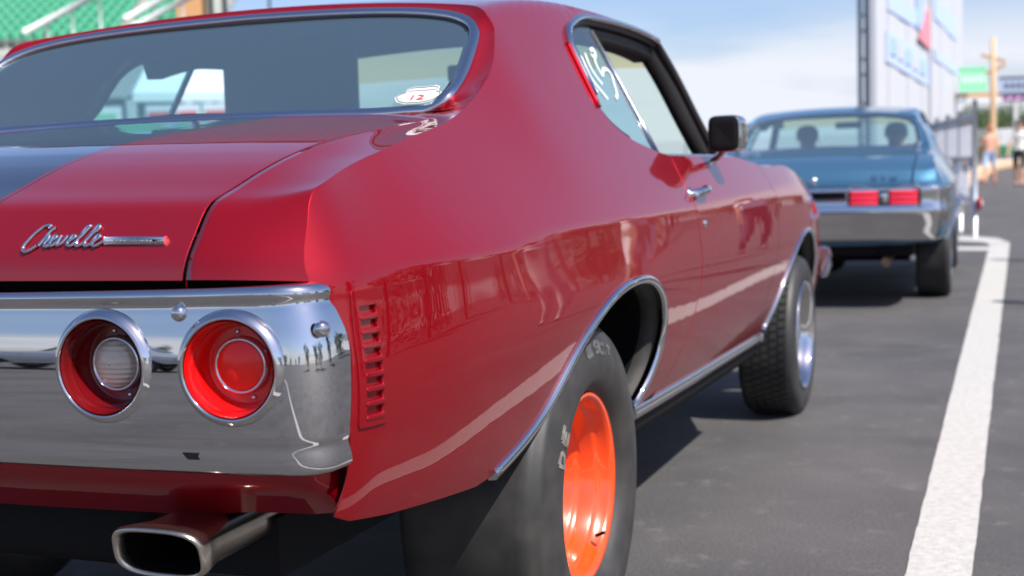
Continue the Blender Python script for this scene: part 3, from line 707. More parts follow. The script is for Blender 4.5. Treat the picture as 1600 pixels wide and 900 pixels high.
        lathe('push_button', [(.001, .026), (.009, .025), (.011, .018), (.011, 0)], M['chrome'], hd, n=20, axis='x', sign=sx, center=(.0, -.062, -.010))
        lathe('door_lock', [(.001, .006), (.009, .005), (.012, .001), (.012, -.004)], M['chrome'], root, n=20, axis='x', sign=sx, center=(sx * float(S(2.03, .90)), 2.03, .90))
    # windscreen
    G = []
    for t in np.linspace(0, 1, 14):
        row = []
        for s in np.linspace(-1, 1, 25):
            top_ = np.array([.645 * s, 2.78 - .10 * s * s, float(Rf(.60 * s, 2.70)) - .02]); bt = np.array([.79 * s, 3.22 - .22 * s * s, 1.085])
            p = bt * (1 - t) + top_ * t; p[2] += .01 * math.sin(math.pi * t); row.append(p)
        G.append(row)
    G = np.array(G); o = grid_obj('windscreen', G, [M['screen_glass'], M['band_glass']], root)
    o.data.polygons.foreach_set('material_index', [1 if i // 24 >= 10 else 0 for i in range(len(o.data.polygons))])
    # hood and cowl
    def hood_s(u, v):
        xr_ = np.where(v < 4.79, S(v, zrf(v)), S(4.79, zrf(4.79))) - .003
        return np.stack([u * xr_, v - .0 + .0 * u, zrf(v) + .012 * (1 - u * u) * 1.5], 1)
    panel('hood', np.array([(-1, 3.19), (1, 3.19), (1, 4.79), (-1, 4.79)]), hood_s, st['lid'], root, res=.06, flange=.01)
    box('nose_panel', (0, 4.80, .66), (1.60, .08, .30), paint, root, bev=.02)
    for k in range(7): box('grille_bar', (0, 4.845, .555 + k * .036), (1.30, .02, .010), M['chrome'], root)
    for q in (-1, 1): lathe('headlamp', [(.095, .0), (.092, .02), (.080, .022), (.05, .030), (.001, .036)], M['chrome_dull'], root, n=32, center=(q * .68, 4.84, .66))
    plan3 = cr_curve([(-.935, 4.60), (-.925, 4.74), (-.88, 4.84), (-.7, 4.90), (0, 4.96), (.7, 4.90), (.88, 4.84), (.925, 4.74), (.935, 4.60)], 60)
    sweep('front_bumper', np.array([(x, y, .60) for x, y in plan3]), [(-.07, -.01), (-.065, .02), (-.02, .035), (.03, .033), (.065, .02), (.07, -.01)], [(x * .8, (y - 4.2), 0) for x, y in plan3], M['chrome'], root)
    for sx in (1, -1):
        box('turn_lamp', (sx * .893, 4.70, .79), (.02, .05, .09), M['redlens_b'], root, bev=.01)
    # cabin: headliner, floor, seats, dash, wheel
    def hl(u, v): return np.stack([u, v, Rf(u, v) - .035], 1)
    panel('headliner', np.array([(-.60, 1.30), (.60, 1.30), (.61, 2.66), (-.61, 2.66)]), hl, M['headliner'], root, res=.12, flange=0)
    box('parcel_shelf', (0, 1.10, 1.12), (1.30, .42, .03), M['cabin'], root, bev=.01)
    box('cabin_floor', (0, 2.3, .42), (1.60, 2.1, .06), M['black'], root)
    box('underbody', (0, 2.4, .47), (1.36, 4.5, .10), M['black'], root)
    box('firewall', (0, 3.33, .80), (1.60, .08, .52), M['black'], root)
    box('rear_bulkhead', (0, 1.28, .78), (1.1, .06, .62), M['black'], root)
    box('dashboard', (0, 3.02, 1.01), (1.52, .34, .14), M['cabin'], root, bev=.04)
    sea = empty('rear_seat', (0, 1.45, .55), parent=root)
    box('seat_back', (0, -.02, .32), (1.12, .16, .50), M['cabin'], sea, bev=.05, rot=(R(-16), 0, 0)); box('seat_cushion', (0, .22, .06), (1.12, .46, .18), M['cabin'], sea, bev=.05)
    for s_ in (-1, 1):
        sea = empty('front_seat', (s_ * .38, 2.18, .5), parent=root)
        box('seat_back', (0, -.03, .42), (.52, .14, .62), M['cabin'], sea, bev=.06, rot=(R(-12), 0, 0)); box('seat_cushion', (0, .25, .10), (.52, .52, .18), M['cabin'], sea, bev=.06)
        if s_ < 0 and st['bumper'] == 'round': box('headrest', (0, -.12, .76), (.46, .12, .52), M['cabin'], sea, bev=.045)
    rg = [(-.38 + .185 * math.cos(a_), 2.72 + .06 * math.sin(a_), 1.06 + .175 * math.sin(a_)) for a_ in np.linspace(0, 2 * math.pi, 33)[:-1]]
    sweep('steering_wheel', np.array(rg), ring_prof(.013, 8), (0, -.9, .3), M['cabin'], root, closed=True)
    box('rear_view_mirror', (0, 2.72, 1.42), (.24, .03, .06), M['cabin'], root, bev=.012)
    # rear axle, diff, tank
    sweep('rear_axle', np.array([(-.62, 1.05, .37), (.62, 1.05, .37)]), ring_prof(.045, 12), (0, 0, 1), M['black'], root)
    lathe('differential', [(.001, .13), (.07, .12), (.12, .06), (.13, 0), (.10, -.08), (.04, -.14)], M['black'], root, n=24, center=(0, 1.05, .37), sign=-1)
    box('fuel_tank', (0, .42, .50), (.90, .60, .16), M['black'], root, bev=.04)
    return root

M['darkred'] = mat('shaded red plastic', (0.10, 0.003, 0.008), rough=.5)
M['redlens2'] = mat('brake lens', (0.95, 0.012, 0.006), rough=0.3, coat=.35, coat_r=.12, spec=.3)
M['redlens_b'] = mat('tail lens', (0.90, 0.03, 0.07), rough=0.25, coat=.6)

# wheels ----------------------------------------------------------------
def wheel(root, x, y, r, width, rim_r, style, side):
    w_ = empty('wheel', (x, y, r), parent=root)     # x = outer face plane
    s = side
    hw = width
    if style == 'slick':
        prof = [(rim_r - .004, -.040), (rim_r + .006, -.030), (rim_r + .018, -.012), (rim_r + .045, .008), (rim_r + .085, .010), (r - .032, -.002), (r - .022, -.008), (r - .020, -.012), (r - .010, -.020), (r - .003, -.032), (r, -.050), (r + .0005, -hw * .5), (r, -hw + .045), (r - .006, -hw + .02), (r - .03, -hw), (rim_r + .04, -hw - .01), (rim_r - .004, -hw + .02)]
    else:
        prof = [(rim_r - .003, -.02), (rim_r + .006, -.004), (rim_r + .03, .004), (r - .03, .002), (r - .012, -.006), (r - .003, -.018), (r, -.03), (r, -hw + .03), (r - .012, -hw + .006), (rim_r + .03, -hw), (rim_r - .003, -hw + .02)]
    lathe('tyre', prof, M['slick'] if style == 'slick' else M['rubber'], w_, n=96, axis='x', sign=s)
    ty = [c for c in w_.children][-1]
    if style != 'slick':
        # tread blocks
        V = []; Fc = []
        nb = 64
        for row in range(5):
            x0 = -.028 - (hw - .056) * row / 5; x1 = x0 - (hw - .056) / 5 + .006
            for i in range(nb):
                a0 = 2 * math.pi * (i + .5 * (row % 2)) / nb; a1 = a0 + 2 * math.pi / nb * .78; o = len(V)
                for rr in (r - .002, r + .006):
                    for (xx, aa) in ((x0, a0), (x1, a0 + .015), (x1, a1 + .015), (x0, a1)):
                        V.append((s * xx, rr * math.cos(aa), rr * math.sin(aa)))
                Fc += [(o + 4, o + 5, o + 6, o + 7), (o, o + 1, o + 5, o + 4), (o + 1, o + 2, o + 6, o + 5), (o + 2, o + 3, o + 7, o + 6), (o + 3, o, o + 4, o + 7)]
        mesh_obj('tread', V, Fc, M['rubber'], ty, smooth=False)['kind'] = 'stuff'
    else:
        # worn raised lettering blocks on the sidewall and small tread dimples
        V = []; Fc = []
        rr0 = rim_r + .052
        glyphs = []
        def strip(a0, r0_, a1, r1_, w2):
            o = len(V); dx, dy = a1 - a0, (r1_ - r0_) / rr0; l_ = math.hypot(dx, dy) + 1e-9; nx, ny = -dy / l_ * w2 / rr0, dx / l_ * w2 / rr0
            for aa, r_ in ((a0 + nx, r0_ + ny * rr0), (a0 - nx, r0_ - ny * rr0), (a1 - nx, r1_ - ny * rr0), (a1 + nx, r1_ + ny * rr0)):
                dd = float(np.interp(r_, [rim_r + .006, rim_r + .018, rim_r + .045, rim_r + .085, r - .032], [-.030, -.012, .008, .010, -.002]))
                for off in (-.003, .0018): V.append((s * (dd + off), r_ * math.cos(aa), r_ * math.sin(aa)))
            Fc.extend([(o + 1, o + 3, o + 5, o + 7), (o, o + 1, o + 3, o + 2), (o + 2, o + 3, o + 5, o + 4), (o + 4, o + 5, o + 7, o + 6), (o + 6, o + 7, o + 1, o)])
        strokes = {'M': [(0, 0, 0, 1), (0, 1, .5, .4), (.5, .4, 1, 1), (1, 1, 1, 0)], 'R': [(0, 0, 0, 1), (0, 1, .8, 1), (.8, 1, .8, .5), (.8, .5, 0, .5), (.3, .5, .9, 0)], 'A': [(0, 0, .5, 1), (.5, 1, 1, 0), (.2, .4, .8, .4)], 'C': [(1, 1, 0, 1), (0, 1, 0, 0), (0, 0, 1, 0)], 'E': [(1, 1, 0, 1), (0, 1, 0, 0), (0, 0, 1, 0), (0, .5, .8, .5)], 'S': [(1, 1, 0, 1), (0, 1, 0, .5), (0, .5, 1, .5), (1, .5, 1, 0), (1, 0, 0, 0)], 'T': [(0, 1, 1, 1), (.5, 1, .5, 0)], 'I': [(.5, 0, .5, 1)], 'D': [(0, 0, 0, 1), (0, 1, .8, .8), (.8, .8, .8, .2), (.8, .2, 0, 0)]}
        for word, mid, rb_, hh_ in (('DE', 141, .055, .034), ('ES', 84, .100, .020), ('CT', 68, .095, .020)):
            for k, ch in enumerate(word):
                if ch not in strokes: continue
                ac = R(mid - (k - len(word) / 2) * 10)
                V.clear(); Fc.clear()
                for (x0, y0, x1, y1) in strokes[ch]:
                    strip(ac + (1 - x0) * R(6.5), rim_r + rb_ + y0 * hh_, ac + (1 - x1) * R(6.5), rim_r + rb_ + y1 * hh_, .0042)
                mesh_obj('tyre_letter', list(V), list(Fc), M['letter'] if mid > 100 else M['letter_grey'], ty, smooth=False)
    if style == 'slick':
        rp = [(rim_r - .006, -.022), (rim_r + .006, -.004), (rim_r + .010, .004), (rim_r + .006, .009), (rim_r - .002, .006), (rim_r - .008, -.006), (rim_r - .011, -.020), (rim_r - .020, -.030), (rim_r - .026, -.036), (rim_r - .027, -.065), (rim_r - .034, -.075), (rim_r - .041, -.082), (rim_r - .043, -.120), (rim_r - .052, -.130), (rim_r - .058, -.138), (.125, -.143), (.11, -.130), (.085, -.125), (.070, -.128), (.045, -.125), (.038, -.12), (.034, -.10), (.001, -.098)]
        rp = [(a_, b_ - .026) for a_, b_ in rp]
        rm = lathe('rim', rp, M['orange'], w_, n=80, axis='x', sign=s)
        for k in range(5):
            a_ = 2 * math.pi * k / 5 + .3
            lathe('lug_nut', [(.001, .022), (.008, .02), (.011, .012), (.011, 0)], M['chrome_dull'], rm, n=8, axis='x', sign=s, center=(s * -.152, .060 * math.cos(a_), .060 * math.sin(a_)))
        sweep('valve_stem', np.array([(s * -.035, (rim_r - .03) * .6, -(rim_r - .03) * .8), (s * -.012, (rim_r - .045) * .6, -(rim_r - .045) * .8)]), ring_prof(.004, 8), (0, 1, 0), M['black'], rm)
    elif style == 'mag':
        rp = [(rim_r - .004, -.02), (rim_r + .006, -.002), (rim_r + .004, .006), (rim_r - .004, .004), (rim_r - .012, -.012), (rim_r - .02, -.03), (rim_r - .024, -.075), (rim_r - .04, -.085), (.10, -.07), (.06, -.045), (.04, -.03), (.001, -.026)]
        rm = lathe('rim', rp, M['chrome'], w_, n=64, axis='x', sign=s)
        for k in range(5):
            a_ = 2 * math.pi * k / 5
            c_, s2 = math.cos(a_), math.sin(a_)
            V = []
            for (rr, hh, xx) in ((.05, .028, -.028), (rim_r - .03, .022, -.045)):
                for q in (-1, 1):
                    for d_ in (0, -.02): V.append((s * (xx + d_), rr * c_ - q * hh * s2, rr * s2 + q * hh * c_))
            mesh_obj('spoke', V, [(0, 2, 6, 4), (0, 4, 5, 1), (2, 3, 7, 6), (0, 1, 3, 2), (4, 6, 7, 5)], M['chrome_dull'], rm, smooth=False)
    return w_

red = make_coupe(dict(name='red_coupe', paint=M['red'], lid=M['red_lid'], bumper='round', mirror=True, rocker=M['black'], headrest=.70))
for s_ in (1, -1):
    wheel(red, s_ * .925, 1.055, .368, .31, .200, 'slick', s_)
    wheel(red, s_ * .935, 4.02, .335, .235, .225, 'mag', s_)
tag(red, 'dark red two door muscle coupe with black deck stripe, seen close up from behind', 'car')
# exhaust tip (rounded oblong, slash open rear) ------------------------------
def tailpipe(sx):
    t = empty('tailpipe', (sx * .612, -.05, .518), parent=red)
    def sec(cx, cy, cz, w_, h_, n=40, e=3.2, sl=0):
        return [(sx * cx + w_ * math.copysign(abs(math.cos(a)) ** (2 / e), math.cos(a)), cy + sl * math.sin(a), cz + h_ * math.copysign(abs(math.sin(a)) ** (2 / e), math.sin(a))) for a in np.linspace(0, 2 * math.pi, n, endpoint=False)]
    rows = [sec(-.005, .30, -.0, .060, .030), sec(-.004, .04, 0, .068, .036, sl=-.006), sec(-.004, .012, 0, .076, .040, sl=-.012), sec(-.004, -.01, 0, .080, .043, sl=-.016), sec(-.004, -.018, 0, .078, .041, sl=-.016), sec(-.004, -.020, 0, .075, .038, sl=-.016), sec(-.004, -.014, 0, .071, .034, sl=-.016), sec(-.004, .0, 0, .069, .032, sl=-.012)]
    grid_obj('exhaust_tip', np.array(rows), M['steel'], t, wrap_v=True)
    grid_obj('exhaust_bore', np.array([rows[-1], sec(-.004, .10, 0, .064, .028), sec(-.004, .28, 0, .056, .025), sec(-.004, .28, 0, .001, .001)]), M['soot'], t, wrap_v=True)
    sweep('exhaust_pipe', cr_curve([(sx * .0, .27, .0), (sx * .01, .36, .0), (sx * .03, .46, .035), (sx * -.02, .62, .10), (sx * -.10, .8, .12)], 20), ring_prof(.030, 14), (0, 0, 1), M['pipe'], t)
tailpipe(1); tailpipe(-1)

# ------------------------------------------------------------------ script emblem, decal, window writing
def lid_pt(px, py, h=.002):
    x = .3980 + (px - 30) * .00114; z = .999 - (py - 355) * .00093
    t = float(np.interp(z, dpz(DPd[:22]), DPd[:22])); y, _ = deck(np.array([x]), np.array([t]))
    return np.array([x, float(y[0]) - h, z])
em = empty('script_emblem', (0, 0, 0), parent=red)
strokes = [[(262, 122), (275, 98), (240, 92), (190, 120), (130, 190), (85, 270), (70, 325), (95, 362), (150, 345), (205, 300)],
           [(335, 112), (300, 150), (262, 225), (225, 305)], [(232, 285), (270, 225), (298, 205), (300, 235), (280, 290), (300, 312), (325, 290), (350, 250), (378, 212), (362, 198), (338, 230), (328, 285), (350, 305), (385, 280), (410, 240), (425, 205), (415, 250), (412, 300), (440, 290), (475, 245), (492, 205)],
           [(515, 268), (550, 240), (570, 208), (552, 198), (525, 235), (515, 290), (545, 308), (590, 270), (640, 200), (680, 130), (690, 105), (668, 112), (630, 190), (605, 270), (615, 308), (650, 300), (700, 250), (745, 180), (785, 115), (775, 98), (750, 130), (710, 210), (690, 275), (700, 308), (740, 300), (790, 255), (820, 212), (800, 200), (775, 235), (765, 290), (790, 312), (840, 290), (885, 262)]]
for st_ in strokes:
    c = cr_curve([lid_pt(20 + a / 6.667, 340 + b / 6.667, .0045) for a, b in st_], 14 * len(st_) // 2)
    sweep('script_stroke', c, [(-.0027, -.003), (-.0025, .0), (-.0012, .0024), (.0012, .0024), (.0025, 0), (.0027, -.003)], (0, -1, .15), M['chrome'], em)
A_, B_ = lid_pt(153, 379.5, .004), lid_pt(243, 380, .004)
sweep('emblem_bar', np.array([A_, (A_ + B_) / 2, B_]), [(-.0062, -.004), (-.0062, .0015), (-.0045, .0034), (.0045, .0034), (.0062, .0015), (.0062, -.004)], (0, -1, .1), M['chrome'], em)
def text(name, body, size, loc, rot, mt, parent=None, ext=.0004, align='CENTER', scale=(1, 1, 1)):
    cu = bpy.data.curves.new(name, 'FONT'); cu.body = body; cu.size = size; cu.extrude = ext; cu.align_x = align; cu.align_y = 'CENTER'; cu.resolution_u = 2
    tmp = bpy.data.objects.new('tmp', cu); COL.objects.link(tmp); bpy.context.view_layer.update()
    me = bpy.data.meshes.new_from_object(tmp.evaluated_get(bpy.context.evaluated_depsgraph_get())); bpy.data.objects.remove(tmp)
    me.materials.clear(); me.materials.append(mt); o = bpy.data.objects.new(name, me); COL.objects.link(o)
    o.location = loc; o.rotation_euler = rot; o.scale = scale
    if parent: o.parent = parent
    return o
tx = text('emblem_lettering', 'BY CHEVROLET', .0062, (A_ + B_) / 2 + np.array([0, -.0034, 0]), (R(88), 0, math.atan2(B_[1] - A_[1], B_[0] - A_[0])), M['sticker_black'], em, ext=.0001, scale=(1.6, 1, 1))
# route-shield decal inside the lower right corner of the rear window
dec = empty('shield_decal', (.622, .868, 1.219), parent=red); dec.scale = (.86, .8, 1)
dec.rotation_euler = (R(42), R(0), R(-8))
sh = [(-.070, .000), (-.060, .014), (-.048, .020), (-.046, .036), (-.030, .041), (0, .040), (.030, .043), (.046, .037), (.048, .020), (.062, .012), (.066, -.004), (.050, -.020), (.020, -.028), (-.030, -.028), (-.056, -.018)]
def poly_obj(name, pts, z, mt, parent):
    bm = bmesh.new(); bm.faces.new([bm.verts.new((a, b, z)) for a, b in pts]); me = bpy.data.meshes.new(name); bm.to_mesh(me); bm.free()
    return link(name, me, mt, parent, False)
poly_obj('decal_face', [(a * 1.0, b) for a, b in sh], .004, M['sticker'], dec)
o = sweep('decal_outline', np.array([(a * .92, b * .88 + .0005, .0048) for a, b in sh]), ring_prof(.0010, 6, .0003), (0, 0, 1), M['sticker_black'], dec, closed=True)
text('decal_number', '12', .032, (-.004, -.006, .0052), (0, 0, 0), M['sticker_red'], dec, scale=(1.5, .85, 1))
boxes('decal_band', [((0, .0235, .0048), (.078, .0012, .0005))], M['sticker_black'], dec)
# 15 written in white shoe polish on the quarter window
def qg(y, z, h=.004): return (float(xc(y) - kk(y) * (z - zc(y))) - .020 + h, y, z)
wr = empty('window_writing', (0, 0, 0), parent=red)
for pts in [[(1.704, 1.362), (1.692, 1.333), (1.682, 1.297), (1.699, 1.272), (1.722, 1.246)], [(1.754, 1.371), (1.732, 1.336), (1.733, 1.309), (1.751, 1.288)], [(1.815, 1.382), (1.86, 1.387), (1.849, 1.376), (1.808, 1.369), (1.8, 1.375)], [(1.827, 1.369), (1.797, 1.335), (1.799, 1.311)], [(1.799, 1.311), (1.876, 1.335), (1.897, 1.328), (1.87, 1.294), (1.849, 1.27), (1.804, 1.249)]]:
    sweep('writing_stroke', cr_curve([qg(*p) for p in pts], 16), [(-.0075, 0), (-.004, .0008), (.004, .0008), (.0075, 0)], (1, 0, .5), M['shoe_polish'], wr)

# ------------------------------------------------------------------ the blue coupe ahead
blue = make_coupe(dict(name='blue_coupe', paint=M['blue'], lid=M['blue'], bumper='slot', mirror=False, rocker=M['black'], headrest=.66))
for s_ in (1, -1):
    w1 = wheel(blue, s_ * .925, 1.10, .335, .26, .195, 'mag', s_); w1.location.z = .335 + .055
    w1 = wheel(blue, s_ * .925, 4.02, .325, .22, .195, 'mag', s_); w1.location.z = .325 + .055
boxes('muffler', [((-.45, .75, .42), (.30, .55, .14)), ], M['black'], blue)
for sx in (-.5, .5):
    sweep('exhaust_pipe', np.array([(sx, .9, .42), (sx, .4, .40), (sx, .02, .385)]), ring_prof(.032, 12), (0, 0, 1), M['pipe'], blue)
boxes('frame_rail', [((0, .30, .50), (1.3, .10, .10))], M['black'], blue)
text('deck_lettering', 'G T O', .055, (.50, -.068, .975), (R(72), 0, 0), M['chrome'], blue, ext=.003, scale=(1.3, 1, 1))
lathe('deck_badge', [(.001, .006), (.022, .004), (.026, 0)], M['chrome_dull'], blue, n=20, center=(.0, -.085, .96), sign=-1)
sweep('radio_aerial', np.array([(.70, .45, 1.13), (.71, .46, 1.30)]), ring_prof(.003, 6), (0, 1, 0), M['chrome'], blue)
blue.location = (.40, 8.12, -.055); blue.rotation_euler = (0, 0, R(1.4)); blue.scale = (1, 1, 1.035)
tag(blue, 'blue two door coupe with chrome rear bumper and red slot tail lamps', 'car')

# ------------------------------------------------------------------ ground and paint
def gz(y): return np.clip((np.asarray(y, float) - 16) * .0145, 0, .62)
def asphalt():
    mt = bpy.data.materials.new('asphalt'); mt.use_nodes = True; nt = mt.node_tree; b = nt.nodes['Principled BSDF']; nd = nt.nodes; L = nt.links
    t = nd.new('ShaderNodeTexCoord')
    def noise(s, d, r=.5):
        n = nd.new('ShaderNodeTexNoise'); n.inputs['Scale'].default_value = s; n.inputs['Detail'].default_value = d; n.inputs['Roughness'].default_value = r; L.new(t.outputs['Object'], n.inputs['Vector']); return n
    a = noise(1.1, 5, .6); c = noise(300, 2, .6); g = noise(7, 8, .75); c = noise(95, 8, .92)
    r1 = nd.new('ShaderNodeValToRGB'); r1.color_ramp.elements[0].color = (.052, .050, .052, 1); r1.color_ramp.elements[1].color = (.086, .082, .082, 1); r1.color_ramp.elements[0].position = .35; r1.color_ramp.elements[1].position = .7
    r2 = nd.new('ShaderNodeValToRGB'); r2.color_ramp.elements[0].color = (.45, .45, .45, 1); r2.color_ramp.elements[1].color = (1.5, 1.48, 1.46, 1); r2.color_ramp.elements[0].position = .40; r2.color_ramp.elements[1].position = .60
    r3 = nd.new('ShaderNodeMapRange'); r3.inputs['From Min'].default_value = .56; r3.inputs['From Max'].default_value = .72; r3.inputs['To Max'].default_value = .6
    m1 = nd.new('ShaderNodeMixRGB'); m1.blend_type = 'MULTIPLY'; m1.inputs[0].default_value = 1.0
    m2 = nd.new('ShaderNodeMixRGB'); m2.inputs['Color2'].default_value = (.17, .16, .15, 1)
    L.new(a.outputs[0], r1.inputs[0]); L.new(c.outputs[0], r2.inputs[0]); L.new(r1.outputs[0], m1.inputs['Color1']); L.new(r2.outputs[0], m1.inputs['Color2'])
    L.new(g.outputs[0], r3.inputs['Value']); L.new(r3.outputs[0], m2.inputs['Fac']); L.new(m1.outputs[0], m2.inputs['Color1']); L.new(m2.outputs[0], b.inputs['Base Color'])
    vo = nd.new('ShaderNodeTexVoronoi'); vo.feature = 'DISTANCE_TO_EDGE'; vo.inputs['Scale'].default_value = .55
    wn = noise(3.5, 6, .7); ad = nd.new('ShaderNodeMixRGB'); ad.blend_type = 'ADD'; ad.inputs[0].default_value = .35; L.new(t.outputs['Object'], ad.inputs['Color1']); L.new(wn.outputs['Color'], ad.inputs['Color2']); L.new(ad.outputs[0], vo.inputs['Vector'])
    cr_ = nd.new('ShaderNodeMapRange'); cr_.inputs['From Min'].default_value = .003; cr_.inputs['From Max'].default_value = .010; cr_.inputs['To Min'].default_value = .92; cr_.inputs['To Max'].default_value = 1
    L.new(vo.outputs['Distance'], cr_.inputs['Value']); m3 = nd.new('ShaderNodeMixRGB'); m3.blend_type = 'MULTIPLY'; m3.inputs[0].default_value = .7
    st = noise(.9, 3, .5); sr_ = nd.new('ShaderNodeMapRange'); sr_.inputs['From Min'].default_value = .60; sr_.inputs['From Max'].default_value = .72; sr_.inputs['To Min'].default_value = 1; sr_.inputs['To Max'].default_value = .62; L.new(st.outputs[0], sr_.inputs['Value'])
    mm = nd.new('ShaderNodeMath'); mm.operation = 'MULTIPLY'; L.new(cr_.outputs[0], mm.inputs[0]); L.new(sr_.outputs[0], mm.inputs[1])
    L.new(m2.outputs[0], m3.inputs['Color1']); L.new(mm.outputs[0], m3.inputs['Color2']); L.new(m3.outputs[0], b.inputs['Base Color'])
    b.inputs['Roughness'].default_value = .78
    bp = nd.new('ShaderNodeBump'); bp.inputs['Strength'].default_value = .7; bp.inputs['Distance'].default_value = .004; L.new(c.outputs[0], bp.inputs['Height']); L.new(bp.outputs[0], b.inputs['Normal'])
    return mt
M['asphalt'] = asphalt()
ysg = np.r_[-300, -60, -20, -8, 0, 4, 8, 12, 15, 16, 18, 20, 25, 30, 40, 50, 58.8, 60, 80, 150, 400, 1500]
xsg = np.r_[-900, -300, -120, -60, -30, -12, -5, 0, 5, 12, 30, 60, 120, 300, 900]
gr = grid_obj('ground', np.array([[(x, y, float(gz(y))) for x in xsg] for y in ysg]), M['asphalt'], None, flip=True); gr['kind'] = 'structure'
M['line'] = mat('worn white road paint', (0.42, 0.41, 0.39), rough=.8, noise=(40, .5, (0.24, 0.23, 0.22)), bump=(160, .7, .004))
def strip_on_ground(name, left, right, n=200, jag=.0025, z=.004):
    Lc = np.array([[np.interp(t, np.linspace(0, 1, len(left)), [p[k] for p in left]) for k in (0, 1)] for t in np.linspace(0, 1, n)])
    Rc = np.array([[np.interp(t, np.linspace(0, 1, len(right)), [p[k] for p in right]) for k in (0, 1)] for t in np.linspace(0, 1, n)])
    ker = np.ones(5) / 5
    for Q_ in (Lc, Rc): Q_[:, 0] += np.convolve(rng.normal(0, jag, n), ker, 'same')
    G = np.array([[(a[0], a[1], float(gz(a[1])) + z), (b[0], b[1], float(gz(b[1])) + z)] for a, b in zip(Lc, Rc)])
    o = grid_obj(name, G, M['line'], None, flip=True, smooth=False); o['kind'] = 'structure'; return o
strip_on_ground('painted_line', [(1.53, -14), (1.535, 0), (1.515, 1.8), (1.49, 8), (1.465, 15.6), (1.45, 16.1)], [(1.69, -14), (1.685, 0), (1.676, 1.8), (1.685, 8), (1.70, 15.6), (1.70, 16.2)], n=900)
strip_on_ground('painted_line', [(1.70, 16.1), (1.55, 16.9), (.9, 17.7), (-1.2, 18.2)], [(1.46, 15.8), (1.40, 16.2), (.9, 16.6), (-1.2, 17.0)], n=80, z=.008)
strip_on_ground('painted_line', [(1.50, 15.3), (.9, 15.4), (-1.2, 15.6)], [(1.50, 14.6), (.9, 14.75), (-1.2, 14.9)], n=60, z=.006)

